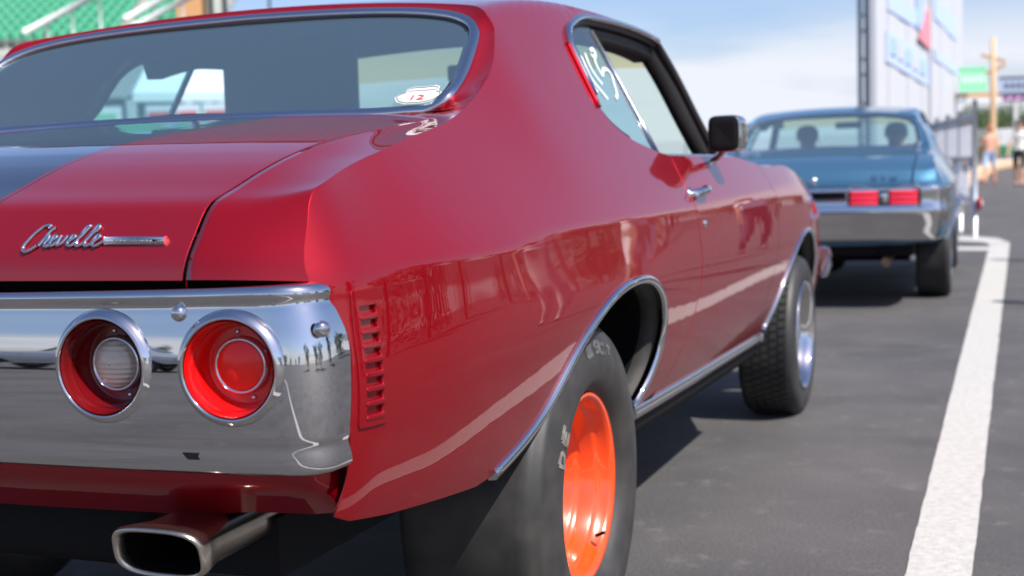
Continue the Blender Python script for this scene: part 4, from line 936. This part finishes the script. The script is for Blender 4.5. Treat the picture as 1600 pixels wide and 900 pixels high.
# ------------------------------------------------------------------ people
M['skin'] = mat('skin', (0.55, 0.30, 0.20), rough=.55); M['hair'] = mat('hair', (0.06, 0.03, 0.018), rough=.6)
M['shoe'] = mat('dark shoes', (0.04, 0.04, 0.045), rough=.6)
def person(loc, face, label, shirt, lower, shoes=None, h=1.72, pose='stand', sleeve='short', legs='short', hair=(0.06, .03, .02), group=None, walk=.12):
    root = empty('person', loc, face); k = h / 1.72
    V = []; E_ = []; Rd = []
    def v(x, y, z, r, par=None):
        V.append((x * k, y * k, z * k)); Rd.append(r * k); i = len(V) - 1
        if par is not None: E_.append((par, i))
        return i
    sit = pose == 'sit'; dz = -.50 if sit else 0
    pel = v(0, 0, .93 + dz, .125); ab = v(0, -.01, 1.08 + dz, .115, pel); ch = v(0, 0, 1.28 + dz, .135, ab); nk = v(0, .01, 1.45 + dz, .058, ch); hb = v(0, .02, 1.54 + dz, .07, nk); hd = v(0, .02, 1.62 + dz, .088, hb); ht = v(0, .015, 1.69 + dz, .06, hd)
    for s in (-1, 1):
        sh_ = v(s * .17, 0, 1.40 + dz, .062, ch)
        if sit: el = v(s * .24, .10, 1.14 + dz, .045, sh_); wr_ = v(s * .16, .34, 1.16 + dz, .030, el); hx, hy, hz = s * .15, .42, 1.17 + dz; dr = (0, 1, .1)
        else:
            sw = walk * s; el = v(s * .235, -.02 - sw * .6, 1.12, .044, sh_); wr_ = v(s * .255, .05 - sw, .88, .029, el); hx, hy, hz = s * .257, .065 - sw * 1.1, .80; dr = (0, .2, -1)
        pm = v(hx, hy, hz, .026, wr_)
        for f in range(4):
            off = (f - 1.5) * .016
            f1 = v(hx + (off if sit else -s * .004), hy + (.03 if sit else off), hz + (0 if sit else -.035), .0095, pm)
            v(hx + (off if sit else -s * .010), hy + (.065 if sit else off + .006), hz + (-.012 if sit else -.075 + abs(f - 1.3) * .008), .008, f1)
        v(hx - s * .015, hy + .03, hz - (-.01 if sit else .015), .010, pm)
        hp = v(s * .10, 0, .90 + dz, .095, pel)
        if sit: kn = v(s * .14, .42, .92 + dz, .065, hp); an = v(s * .14, .62, .56 + dz, .042, kn); v(s * .14, .78, .50 + dz, .035, an)
        else:
            sw = walk * 1.6 * s; kn = v(s * .105, .02 + sw * .5, .50, .062, hp); an = v(s * .105, -.02 + sw, .09, .042, kn); hl_ = v(s * .105, -.05 + sw, .045, .040, an); v(s * .115, .14 + sw, .032, .030, an)
    me = bpy.data.meshes.new('body'); me.from_pydata(V, E_, []); o = bpy.data.objects.new('body', me); COL.objects.link(o)
    o.modifiers.new('skin', 'SKIN'); sv = me.skin_vertices[0].data
    for i, r in enumerate(Rd): sv[i].radius = (r, r * (.72 if i in (pel, ab, ch) else 1))
    sv[0].use_root = True
    for i in (pel, ab, ch): sv[i].radius = (Rd[i] * 1.05, Rd[i] * .78)
    ss = o.modifiers.new('sub', 'SUBSURF'); ss.levels = ss.render_levels = 2
    bpy.context.view_layer.update(); m2 = bpy.data.meshes.new_from_object(o.evaluated_get(bpy.context.evaluated_depsgraph_get())); bpy.data.objects.remove(o)
    m2.materials.clear()
    o = link('body', m2, [M['skin'], mat('shirt', shirt, rough=.8), mat('trousers', lower, rough=.8), mat('shoes', shoes, rough=.5) if shoes else M['shoe']], root)
    for p in m2.polygons:
        c = p.center / k; z = c.z - dz; arm = abs(c.x) > .185
        idx = 0
        if arm and z < 1.42 and (not sit or c.y > .05 or z > 1.0): idx = 1 if (z > (1.22 if sleeve == 'short' else .9 if sleeve == 'long' else 1.40)) else 0
        elif z > 1.45: idx = 0
        elif z > .98 and not (sit and c.y > .2): idx = 1
        elif sit: idx = 2
        elif z > (.52 if legs == 'short' else .10): idx = 2 if not (arm and z < 1) else 0
        elif z < .095: idx = 3
        if sleeve == 'none' and z > 1.38 and abs(c.x) > .12: idx = 0
        p.material_index = idx
    # face: nose, eyes, ears; hair cap
    hz_ = (1.62 + dz) * k
    lathe('nose', [(.001, .02), (.012, .008), (.016, 0)], M['skin'], o, n=8, center=(0, .105 * k, hz_ - .01), axis='y', sign=1)
    for s in (-1, 1):
        lathe('eye', [(.001, .004), (.011, .001), (.012, -.004)], M['shoe'], o, n=8, center=(s * .032, .098 * k, hz_ + .018), axis='y', sign=1)
        lathe('ear', [(.001, .014), (.022, .006), (.018, -.004)], M['skin'], o, n=10, center=(s * .082 * k, .0, hz_), axis='x', sign=s)
    G = [[(r * math.cos(a) * 1.0, .005 + r * math.sin(a) * 1.12 - .012, z) for a in np.linspace(0, 2 * math.pi, 20, endpoint=False)] for r, z in ((.094, hz_ + .0), (.100, hz_ + .04), (.088, hz_ + .085), (.05, hz_ + .115), (.001, hz_ + .122))]
    hg = grid_obj('hair', np.array(G), mat('hair', hair, rough=.6), root, wrap_v=True)
    tag(root, label, 'person', group); return root
def gp(px, x):  # helper: y where a thing at side offset x stands on the image column px
    d = fwd * 1.0 + right * ((px - 800) / 2050); t = (x - CAM.x) / d.x; return CAM.y + d.y * t
def at(px, depth):
    d = fwd + right * ((px - 800) / 2050); p = CAM + d * depth; return float(p.x), float(p.y)
x_, y_ = at(1546, 39); person((x_, y_, float(gz(y_))), R(-8), 'person in peach top, pale blue shorts and red shoes walking away along the fence', (0.80, 0.42, 0.30), (0.42, 0.58, 0.80), (0.75, 0.03, 0.07), hair=(.35, .10, .05), sleeve='none')
x_, y_ = at(1592, 36); person((x_, y_, float(gz(y_))), R(170), 'person in white shirt and black shorts at the right edge walking on the lane', (0.75, 0.74, 0.66), (0.02, 0.02, 0.025), h=1.78, hair=(.10, .06, .04), walk=-.12)
cols = [(.75, .25, .2), (.8, .75, .7), (.25, .3, .5), (.7, .4, .35), (.6, .6, .62)]
looks = ['person in red shirt standing behind the steel barrier nearest the blue car', 'person in white shirt standing behind the steel barrier', 'person in navy shirt standing behind the steel barrier', 'person in salmon shirt standing behind the barrier', 'person in grey shirt standing behind the barrier']
for i, (px, dp) in enumerate(((1449, 31), (1467, 33), (1478, 30), (1492, 34), (1509, 32))):
    x_, y_ = at(px, dp); person((x_, y_, float(gz(y_))), R(100 + 40 * i), looks[i], cols[i], (.05, .06, .10), group='spectators behind the barrier', hair=(.08 + .05 * (i % 3), .05, .03), walk=.03, legs='long', h=1.68 + .04 * (i % 3))
# in the blue car
person((.42 + .38, 8.12 + 2.16, .17), 0, 'passenger with dark hair seated in the right of the blue coupe', (.10, .12, .16), (.03, .03, .04), pose='sit', h=1.72)
person((.42 - .38, 8.12 + 2.16, .17), 0, 'driver in dark shirt seated at the wheel of the blue coupe', (.03, .03, .04), (.03, .03, .04), pose='sit', h=1.72)
# by the lane on the right, mirrored in the red door
for i, (x_, y_, c1, c2) in enumerate(((2.9, 8.2, (.80, .78, .76), (.35, .30, .22)), (3.5, 10.6, (.78, .2, .18), (.75, .73, .70)), (2.8, 12.6, (.82, .80, .80), (.04, .05, .09)), (3.3, 6.3, (.8, .8, .82), (.6, .55, .5)))):
    person((x_, y_, 0), R(90 + 25 * i), ['person in white shirt and tan trousers right of the lane, mirrored in the red door', 'person in red shirt and white shorts right of the lane, mirrored in the door', 'person in white shirt and navy trousers right of the lane, mirrored in the door', 'person in white shirt and sand trousers right of the lane, mirrored in the quarter panel'][i], c1, c2, walk=.05, legs='long' if i != 1 else 'short')

# ------------------------------------------------------------------ trees
M['leaf'] = mat('foliage', (0.055, 0.10, 0.030), rough=.6, noise=(1.2, .8, (0.10, 0.14, 0.04)))
M['leaf2'] = mat('foliage dark', (0.035, 0.075, 0.028), rough=.6, noise=(1.2, .8, (0.07, 0.11, 0.035)))
M['bark'] = mat('bark', (0.12, 0.085, 0.06), rough=.9, bump=(14, .8, .03))
def tree_proto(h, w_, seed, leafmat, n=5200):
    r = np.random.default_rng(seed); root = empty('tree')
    tk = [(0, 0, -.1), (.05, .03, h * .2), (-.04, .05, h * .42), (.03, 0, h * .7)]
    c = cr_curve(tk, 12); G = [[(p[0] + rad * math.cos(a), p[1] + rad * math.sin(a), p[2]) for a in np.linspace(0, 2 * math.pi, 9, endpoint=False)] for p, rad in zip(c, np.linspace(h * .032, h * .010, 12))]
    tr = grid_obj('trunk', np.array(G), M['bark'], root, wrap_v=True)
    for i in range(6):
        a = i * 1.1 + r.random(); z0 = h * (.3 + .06 * i); e = (math.cos(a) * w_ * .33, math.sin(a) * w_ * .33, z0 + h * .2)
        sweep('limb', cr_curve([(0, 0, z0), (e[0] * .5, e[1] * .5, z0 + h * .07), e], 8), ring_prof(h * .008, 6), (0, 0.1, 1), M['bark'], tr)
    cl = [(r.normal(0, w_ * .21), r.normal(0, w_ * .21), h * (.16 + .70 * r.random()), w_ * (.12 + .13 * r.random())) for _ in range(26)]
    V = np.zeros((n, 4, 3)); s = .11 + h * .012
    for i in range(n):
        cx, cy, cz, cr_ = cl[r.integers(len(cl))]; d = r.normal(0, 1, 3); d /= np.linalg.norm(d); rr = cr_ * r.random() ** .4
        p = np.array([cx, cy, cz]) + d * rr * [1, 1, .8]; u = r.normal(0, 1, 3); u /= np.linalg.norm(u); v = np.cross(u, r.normal(0, 1, 3)); v /= np.linalg.norm(v) + 1e-9; q = s * (.5 + r.random())
        V[i] = [p - u * q * .5, p + v * q * .28, p + u * q * .5, p - v * q * .28]
    mesh_obj('crown', V.reshape(-1, 3), [(4 * i, 4 * i + 1, 4 * i + 2, 4 * i + 3) for i in range(n)], leafmat, root, smooth=False)
    return root
pA = tree_proto(7.5, 6.5, 3, M['leaf']); pB = tree_proto(6.0, 5.5, 5, M['leaf2'])
used = set()
def tree(proto, x, y, s, rz, label, group):
    o = proto if proto.name not in used else copy_tree(proto)
    used.add(proto.name); o.location = (x, y, float(gz(y))); o.scale = (s, s, s); o.rotation_euler = (0, 0, rz); tag(o, label, 'tree', group)
ORD2 = ['first', 'second', 'third', 'fourth', 'fifth', 'sixth', 'seventh', 'eighth', 'ninth', 'tenth', 'eleventh', 'twelfth', 'thirteenth', 'fourteenth', 'fifteenth', 'sixteenth', 'seventeenth', 'eighteenth', 'nineteenth', 'twentieth', 'twenty first', 'twenty second']
far = [(1515, 92, .62), (1541, 100, .70), (1568, 95, .66), (1596, 104, .72), (1530, 125, .8), (1582, 130, .85)]
for i, (px, d, s) in enumerate(far):
    x_, y_ = at(px, d); tree((pA, pB)[i % 2], x_, y_, s * 1.05, i * 1.7, ['dark tree beside the advertising wall, under the green banner', 'dark tree right under the green banner end', 'dark tree between the utility pole and the purple banner', 'dark tree at the right edge of the photo', 'taller dark tree behind, left of the utility pole', 'taller dark tree behind, right of the utility pole'][i], 'trees beyond the end of the lane')
for i in range(22):
    y_ = -14 + i * 6.6 + 1.3 * math.sin(i * 2.1); tree((pA, pB)[i % 2], 17 + 1.5 * math.sin(i * 1.3), y_, .72 + .12 * math.sin(i * 2.7), i * 2.3, 'leafy tree, %s from the back in the row right of the lane' % ORD2[i], 'trees right of the lane')
for i in range(9):
    tree((pA, pB)[i % 2], -34 + i * 8.0, -50 + 3 * math.sin(i * 1.9), .6 + .12 * math.sin(i * 1.7), i * 1.3, 'leafy tree, %s from the left in the row behind the camera' % ['first','second','third','fourth','fifth','sixth','seventh','eighth','ninth','tenth','eleventh'][i], 'trees behind the camera')

# ------------------------------------------------------------------ grandstand far left
M['seat'] = mat('green seat plastic', (0.05, 0.30, 0.17), rough=.45); M['concrete'] = mat('stand concrete', (0.42, 0.44, 0.40), rough=.85, noise=(3, .6, (.3, .31, .3)))
M['railing'] = mat('grey painted rail', (0.55, 0.56, 0.54), rough=.4); M['wood'] = mat('tan boarding', (0.55, 0.30, 0.13), rough=.7)
M['darksteel'] = mat('dark steel', (0.03, 0.035, 0.05), rough=.5); M['banner_white'] = mat('white banner', (0.75, 0.76, 0.78), rough=.6)
M['banner_red'] = mat('red banner print', (0.60, 0.06, 0.06), rough=.6); M['banner_blue'] = mat('blue banner print', (0.10, 0.22, 0.62), rough=.6)
M['banner_green'] = mat('green banner', (0.22, 0.58, 0.34), rough=.6); M['teal'] = mat('teal wall paint', (0.10, 0.30, 0.28), rough=.6)  # banner green is lightened to paint in distance haze
org = Vector((-39.5, 44.6, 0)); ex = Vector((.933, .358, 0)).normalized(); ey = Vector((-ex.y, ex.x, 0))
ang = math.atan2(ex.y, ex.x)
gs = empty('grandstand', org, ang)
nr, ncl = 11, 20; z0 = 6.9; run, rise, pitch = .80, .36, .52
for r_ in range(nr):
    x0 = 0.0; L_ = 10.6 if r_ < 8 else 8
    box('step', (2.9, r_ * run + .4, z0 + r_ * rise - .2), (11.2, run, .40), M['concrete'], gs)
# seat prototype: pan and back
def seat():
    s_ = empty('stadium_seat')
    G = [[(x, -.20 + .45 * t, .42 - .03 * math.sin(math.pi * t) + .01 * math.cos(3.1 * x * 8)) for x in (-.22, -.1, .1, .22)] for t in np.linspace(0, 1, 4)]
    grid_obj('seat_pan', np.array(G), M['seat'], s_, flip=True, solid=.03)
    G = [[(x, .24 + .05 * t - .03 * math.cos(x * 6), .44 + .38 * t) for x in (-.22, -.1, .1, .22)] for t in np.linspace(0, 1, 4)]
    grid_obj('seat_back', np.array(G), M['seat'], s_, solid=.03)
    box('bracket', (0.245, .1, .25), (.035, .30, .5), M['railing'], s_)
    return s_
ORD = ['first', 'second', 'third', 'fourth', 'fifth', 'sixth', 'seventh', 'eighth', 'ninth', 'tenth', 'eleventh', 'twelfth', 'thirteenth', 'fourteenth', 'fifteenth', 'sixteenth', 'seventeenth', 'eighteenth', 'nineteenth', 'twentieth']
sp_ = seat(); first = True
for r_ in range(nr):
    for c in range(20):
        xx = -2.6 + c * pitch
        if 4.3 < xx - (r_ * .0) < 5.2 : continue          # aisle
        if r_ < 1: continue
        o = sp_ if first else copy_tree(sp_); first = False
        p = org + ex * (xx + (.0)) + ey * (r_ * run + .25); o.location = (p.x, p.y, z0 + r_ * rise); o.rotation_euler = (0, 0, ang)
        tag(o, 'green seat in the %s row, %s from the left' % (ORD[r_ - 1], ORD[c]), 'seat', 'green seats on the grandstand')
boxes('fascia', [((2.9, -.1, 5.9), (11.2, .3, 2.0))], M['concrete'], gs)
boxes('under_wall', [((2.9, .4, 2.45), (11.2, .3, 4.9))], M['teal'], gs)
for k in range(5): box('column', (-2.2 + k * 2.55, -.2, 2.45), (.3, .3, 4.9), M['railing'], gs)
def tube(name, a, b, r, mt, parent): 
    return sweep(name, np.array([a, b], float), ring_prof(r, 8), (0.01, .3, 1) if abs(a[2] - b[2]) < abs(a[0] - b[0]) + abs(a[1] - b[1]) else (0, 1, 0), mt, parent)
# stair rails climbing to the right along the front of the stand
sr = empty('stair_railing', org + ex * 1.0 + ey * -.9, ang)
tube('handrail', (.25, 0, 7.75), (4.1, 0, 9.55), .14, M['railing'], sr)
for xx in (1.25, 2.35, 3.55): tube('rail_post', (xx, 0, 6.6), (xx, 0, 7.85 + (xx - .25) * .46), .06, M['railing'], sr)
tag(sr, 'pale grey stair railing rising to the right in front of the green seats', 'railing')
sr2 = empty('stair_railing', org + ex * 5.4 + ey * -.9, ang)
tube('handrail', (.2, 0, 8.2), (3.4, 0, 9.75), .13, M['railing'], sr2); tube('lower_rail', (.2, 0, 7.7), (3.4, 0, 9.2), .12, M['railing'], sr2)
for xx in (.3, 1.5, 2.7): tube('rail_post', (xx, 0, 6.9), (xx, 0, 8.25 + xx * .46), .06, M['railing'], sr2)
tag(sr2, 'second stair railing beside the tan boarding at the right end of the grandstand', 'railing')
sr3 = empty('stair_railing', org + ex * -2.4 + ey * -.9, ang)
tube('handrail', (0, 0, 9.6), (2.9, 0, 10.9), .12, M['railing'], sr3)
for xx in (.5, 1.9): tube('rail_post', (xx, 0, 8.9), (xx, 0, 9.65 + xx * .45), .06, M['railing'], sr3)
tag(sr3, 'stair railing at the upper left corner of the grandstand', 'railing')
p = org + ex * 8.3 + ey * .2
wbx = empty('stand_end_boarding', p, ang)
for k in range(5): box('board', (-.6 + k * .27, .0, 8.6), (.26, .12, 2.6), M['wood'], wbx)
tag(wbx, 'tan wooden boarding at the right end of the grandstand', 'boarding')
tag(gs, 'concrete grandstand with rows of green seats at the far left', 'grandstand')
for k, px in enumerate((351, 372)):
    x_, y_ = at(px, 58); ps = empty('light_post', (x_, y_, 0)); tube('post', (0, 0, 0), (0, 0, 14), .11, M['darksteel'], ps); tube('cross_arm', (-.3, 0, 9.8), (.5, 0, 9.75), .05, M['darksteel'], ps)
    tag(ps, ['dark steel post right of the grandstand, the left of the pair', 'dark steel post right of the grandstand, the right of the pair'][k], 'post')
x_, y_ = at(441, 60); ps = empty('flag_pole', (x_, y_, 0)); tube('pole', (0, 0, 0), (0, 0, 13), .06, M['darksteel'], ps); lathe('finial', [(.001, .12), (.09, .06), (.06, 0)], M['darksteel'], ps, n=10, axis='z', center=(0, 0, 13)); tag(ps, 'thin dark pole standing alone above the red roof', 'pole')
# long low wall with sponsor boards seen through the left side windows
for k, (px0, px1) in enumerate(((62, 120), (128, 205), (243, 285), (290, 326), (331, 372))):
    d = 50; a = Vector((*at(px0, d), 0)); b = Vector((*at(px1, d), 0)); c = (a + b) / 2
    sg = empty('sponsor_board', c, math.atan2((b - a).y, (b - a).x)); w_ = (b - a).length
    box('board_panel', (0, 0, 3.55), (w_, .08, 1.0), M['banner_white'], sg); box('board_print', (0, -.06, 3.55), (w_ * .8, .04, .5), M['banner_red'] if k > 1 else M['banner_green'], sg)
    for q in (-1, 1): box('board_leg', (q * w_ * .4, .02, 1.5), (.12, .12, 3.0), M['railing'], sg)
    tag(sg, ['white board with green print seen at the left end of the rear window', 'white board with green print seen left of the dark window divider', 'white board with red print seen through the left door window, leftmost', 'white board with red print seen through the left door window, middle', 'white board with red print beside the dark driver seat'][k], 'sponsor board')
# white tent roof band above the boards
a = Vector((*at(215, 53), 0)); b = Vector((*at(520, 56), 0)); c = (a + b) / 2
tn = empty('marquee_tent', c, math.atan2((b - a).y, (b - a).x)); w_ = (b - a).length
V = [(-w_ / 2, -2, 4.6), (w_ / 2, -2, 4.6), (w_ / 2 - 1, 0, 6.2), (-w_ / 2 + 1, 0, 6.2), (-w_ / 2, 2, 4.6), (w_ / 2, 2, 4.6)]
mesh_obj('tent_roof', V, [(0, 1, 2, 3), (3, 2, 5, 4), (0, 3, 4), (1, 5, 2)], M['banner_white'], tn, smooth=False)
box('tent_valance', (0, -2.02, 4.45), (w_, .05, .35), M['banner_white'], tn)
for q in (-1, -.33, .33, 1): box('tent_pole', (q * w_ / 2 * .98, -1.95, 2.3), (.1, .1, 4.5), M['railing'], tn)
tag(tn, 'long white marquee tent beyond the cars on the left', 'tent')

# ------------------------------------------------------------------ right background: board wall, column, gate, gantry
def wall_pt(px, x=-1.7): return gp(px, x)
X_ = -1.7; ya = wall_pt(1366, X_); ym = wall_pt(1447, X_); ym2 = wall_pt(1453, X_); yb_ = wall_pt(1502, X_)
def zpix(py, px, x=X_):   # height that shows at pixel row py
    d = fwd + right * ((px - 800) / 2050) + up * ((450 - py) / 2050); t = (x - CAM.x) / d.x; return CAM.z + d.z * t
bw = empty('advertising_wall', (X_, ya, 0))
M['wallwhite'] = mat('white panel sheet', (0.50, 0.51, 0.54), rough=.5, noise=(.6, .4, (.44, .46, .49)))
H_ = 14
def ribbed_panel(y0, y1, n):
    for k in range(n):
        a = y0 + (y1 - y0) * k / n; b = y0 + (y1 - y0) * (k + 1) / n - .06
        box('wall_panel', (0 + .02 * (k % 2), (a + b) / 2 - ya, H_ / 2), (.15, b - a, H_), M['wallwhite'], bw)
ribbed_panel(ya, ym, 6); ribbed_panel(ym2, yb_, 5)
def print_poly(name, pts, mt, h=.10):   # pts in (px, py) traced then set on the wall at its own place
    V = []; n = len(pts)
    for hh in (h, h + .03):
        for px, py in pts: y = wall_pt(px); V.append((hh, y - ya, zpix(py, px)))
    F = [tuple(range(n))[::-1], tuple(range(n, 2 * n))] + [(i, (i + 1) % n, n + (i + 1) % n, n + i) for i in range(n)]
    return mesh_obj(name, V, F, mt, bw, smooth=False)
M['ad_blue'] = mat('blue print', (0.32, 0.45, 0.85), rough=.5); M['ad_pale'] = mat('pale blue print', (0.42, 0.52, 0.82), rough=.5); M['ad_red'] = mat('red print', (0.70, 0.22, 0.27), rough=.5)
print_poly('board_print', [(1382, 48), (1446, 94), (1447, 136), (1381, 98)], M['ad_pale'])
for k in range(5):
    t = k / 5; x0 = 1387 + 58 * t; yt = 60 + 42 * t; print_poly('board_letter', [(x0, yt), (x0 + 7, yt + 5), (x0 + 6.5, yt + 30 - k), (x0 - .5, yt + 26 - k)], M['wallwhite'] if k % 2 else M['ad_blue'], .14)
print_poly('board_print', [(1385, -12), (1441, 26), (1438, 52), (1384, 18)], M['ad_pale']); print_poly('board_print', [(1428, -6), (1439, 0), (1431, 44), (1426, 40)], M['ad_blue'], .14)
print_poly('board_print', [(1445, 14), (1447, 80), (1429, 62)], M['ad_red'], .17)
print_poly('board_print', [(1457, -4), (1491, 30), (1492, 66), (1457, 30)], M['ad_pale']); print_poly('board_print', [(1456, 78), (1492, 106), (1492, 118), (1457, 94)], M['ad_pale'])
tag(bw, 'tall white advertising wall with blue and red print behind the blue car', 'advertising wall')
x_, y_ = at(1355, 38); cl = empty('lattice_mast', (x_, y_, 0))
for dx, dy in ((-.16, 0), (.16, 0), (0, .25)): tube('mast_leg', (dx, dy, 0), (dx, dy, 14), .07 if dx <= 0 else .09, M['railing'], cl)
for k in range(22):
    z_ = .4 + k * .62; tube('lattice_brace', (-.16, 0, z_), (.16, 0, z_ + (.31 if k % 2 else -.31)), .03, M['railing'], cl)
tag(cl, 'grey steel lattice mast left of the advertising wall', 'mast')
# steel barrier run
g0 = Vector((*at(1523, 17.8), 0)); g1 = Vector((*at(1436, 24.5), 0)); dv = g1 - g0; Lg = dv.length; an = math.atan2(dv.y, dv.x)
M['galv'] = mat('galvanised steel', (0.50, 0.52, 0.55), rough=.4, metal=.6); M['mesh'] = mat('white mesh sheet', (0.80, 0.80, 0.83), rough=.7)
_n = M['mesh'].node_tree; _tl = _n.nodes.new('ShaderNodeBsdfTranslucent'); _tl.inputs[0].default_value = (.8, .8, .83, 1); _tp = _n.nodes.new('ShaderNodeBsdfTransparent'); _m1 = _n.nodes.new('ShaderNodeMixShader'); _m2 = _n.nodes.new('ShaderNodeMixShader'); _m2.inputs[0].default_value = .25
_n.links.new(_n.nodes['Principled BSDF'].outputs[0], _m1.inputs[1]); _n.links.new(_tl.outputs[0], _m1.inputs[2]); _n.links.new(_m1.outputs[0], _m2.inputs[1]); _n.links.new(_tp.outputs[0], _m2.inputs[2]); _n.links.new(_m2.outputs[0], _n.nodes['Material Output'].inputs[0])
gt = empty('steel_barrier', (g0.x, g0.y, float(gz(g0.y))), an)
for z_ in (1.66, 1.60): tube('rail', (0, 0, z_), (Lg, 0, z_), .03, M['galv'], gt)
tube('rail', (0, 0, .55), (Lg, 0, .55), .025, M['galv'], gt); tube('rail', (0, 0, 1.08), (Lg, 0, 1.08), .025, M['galv'], gt)
for k in range(6): tube('barrier_post', (Lg * k / 5, 0, 0), (Lg * k / 5, 0, 1.75 if k else 1.85), .035, M['galv'], gt)
for k in range(5): box('mesh_sheet', (Lg * (k + .5) / 5, .02, 1.34 if k else 1.30), (Lg / 5 - .12, .012, .46), M['mesh'], gt)
box('mesh_sheet', (Lg * .12, .03, .66), (.9, .012, .42), M['mesh'], gt)
for k in range(14): tube('upright', (Lg * (k + .5) / 14, 0, .55), (Lg * (k + .5) / 14, 0, 1.6), .010, M['galv'], gt)
wl = lathe('gate_wheel', [(.045, -.02), (.085, -.02), (.095, 0), (.085, .02), (.045, .02), (.03, .012), (.001, .012)], mat('red wheel', (.35, .02, .03), rough=.5), gt, n=24, axis='y', sign=1, center=(-.06, -.05, .46)); lathe('wheel_hub', [(.001, .03), (.04, .028), (.045, .0)], M['railing'], wl, n=16, center=(-.06, -.06, .46), sign=-1)
tag(gt, 'steel crowd barrier with pale mesh sheets and a red wheel at its near end', 'barrier')
# tan kerb blocks beside the lane
k0_ = Vector((*at(1495, 34), 0)); k1_ = Vector((*at(1592, 95), 0))
M['tan'] = mat('tan barrier block', (0.62, 0.42, 0.27), rough=.8)
for k in range(9):
    a = k0_ + (k1_ - k0_) * (k / 9); b = k0_ + (k1_ - k0_) * ((k + .9) / 9); c = (a + b) / 2
    o = box('barrier_block', (c.x, c.y, float(gz(c.y)) + .20), ((b - a).length, .35, .40), M['tan'], None, bev=.05, rot=(0, 0, math.atan2((b - a).y, (b - a).x)))
    tag(o, 'low tan barrier block, %s from the steel barrier' % ['first','second','third','fourth','fifth','sixth','seventh','eighth','ninth','tenth','eleventh'][k], 'barrier block', 'tan barrier blocks along the lane')
# overhead gantry with banners, wooden pole
ga = Vector((*at(1492, 78), 0)); gb = Vector((*at(1680, 78), 0)); dv = gb - ga; Lg = dv.length; an = math.atan2(dv.y, dv.x)
gn = empty('overhead_gantry', (ga.x, ga.y, float(gz(ga.y))), an)
box('gantry_beam', (Lg / 2, 0, 4.25), (Lg, .3, .22), M['wood'], gn); box('gantry_beam', (Lg / 2, 0, 3.95), (Lg, .2, .12), M['banner_white'], gn)
for q in (.0, .5, 1): box('gantry_post', (Lg * q, 0, 2.1), (.2, .2, 4.3), M['railing'], gn)
tag(gn, 'tan overhead beam spanning the end of the lane', 'gantry')
def banner(px0, px1, py0, py1, d, mt, words, wm, label):
    a = Vector((*at(px0, d), 0)); b = Vector((*at(px1, d), 0)); c = (a + b) / 2; z1 = float((CAM + (fwd + right * ((px0 - 800) / 2050) + up * ((450 - py0) / 2050)) * d).z); z0_ = float((CAM + (fwd + right * ((px0 - 800) / 2050) + up * ((450 - py1) / 2050)) * d).z)
    o = empty('banner', (c.x, c.y, z0_), math.atan2((b - a).y, (b - a).x)); w_ = (b - a).length; h_ = z1 - z0_
    box('banner_sheet', (0, 0, h_ / 2), (w_, .06, h_), mt, o)
    box('banner_edge', (0, -.02, h_ * .94), (w_, .08, h_ * .1), wm[1], o); box('banner_edge', (0, -.02, h_ * .06), (w_, .08, h_ * .1), wm[1], o)
    for k in range(words): box('banner_print', (-w_ * .36 + w_ * .72 * k / max(1, words - 1), -.05, h_ * .5), (w_ * .06, .02, h_ * .3), wm[0], o)
    tag(o, label, 'banner'); return o
banner(1499, 1541, 107, 146, 77, M['banner_green'], 6, (M['banner_white'], M['banner_green']), 'green banner with white print hung over the lane right of the advertising wall')
banner(1560, 1640, 122, 150, 76.5, mat('grey banner', (.30, .36, .48), rough=.6), 7, (M['darksteel'], M['darksteel']), 'grey blue banner with dark print over the lane at the right edge')
banner(1566, 1640, 150, 160, 76, mat('purple banner', (.28, .08, .26), rough=.6), 5, (M['banner_white'], M['darksteel']), 'narrow purple banner under the grey blue one')
x_, y_ = at(1551, 60); wp = empty('utility_pole', (x_, y_, float(gz(y_)))); 
lathe('pole_shaft', [(.15, 0), (.13, 3), (.10, 5.9), (.001, 5.95)], mat('pale wood', (.55, .38, .22), rough=.8), wp, n=12, axis='z'); box('cross_arm', (0, 0, 5.0), (1.1, .12, .14), M['wood'], wp, rot=(0, R(18), 0)); box('cross_arm', (.1, 0, 4.5), (.9, .12, .14), M['wood'], wp, rot=(0, R(-24), 0))  # shaft colour is paled in place of distance haze
tag(wp, 'pale wooden utility pole with crossed arms above the people on the lane', 'pole')
# low far wall and hedge line behind everything, closing the horizon
wlf = empty('trackside_wall', (0, 0, 0))
for k in range(14):
    box('wall_block', (-64 + k * 5.0, 96, 1.9), (4.9, .5, 2.6), M['banner_white'], wlf); box('painted_band', (-64 + k * 5.0, 95.7, 1.7), (4.9, .05, .7), M['seat'], wlf)
tag(wlf, 'long white trackside wall with a green band behind the blue car', 'wall')

# cars waiting in the lane behind the camera, mirrored in the chrome
for k, (x_, y_, rz, cc, lb) in enumerate(((-5.5, -13.0, R(82), (.70, .70, .70), 'white coupe parked crosswise behind the camera, mirrored at the left of the chrome bumper'), (-.6, -24.0, R(4), (.03, .03, .035), 'black coupe in the lane behind the camera, mirrored between the tail lamps'))):
    c_ = copy_tree(blue); c_.name = 'parked_coupe'; c_.location = (x_, y_, -.055); c_.rotation_euler = (0, 0, rz)
    pm = paint_mat('parked car paint', cc, (0, 0, 0))
    st_ = [c_]
    while st_:
        q_ = st_.pop(); st_ += [x for x in q_.children]
        if q_.type == 'MESH':
            for sl in q_.material_slots:
                if sl.material == M['blue']: sl.link = 'OBJECT'; sl.material = pm
    tag(c_, lb, 'car')
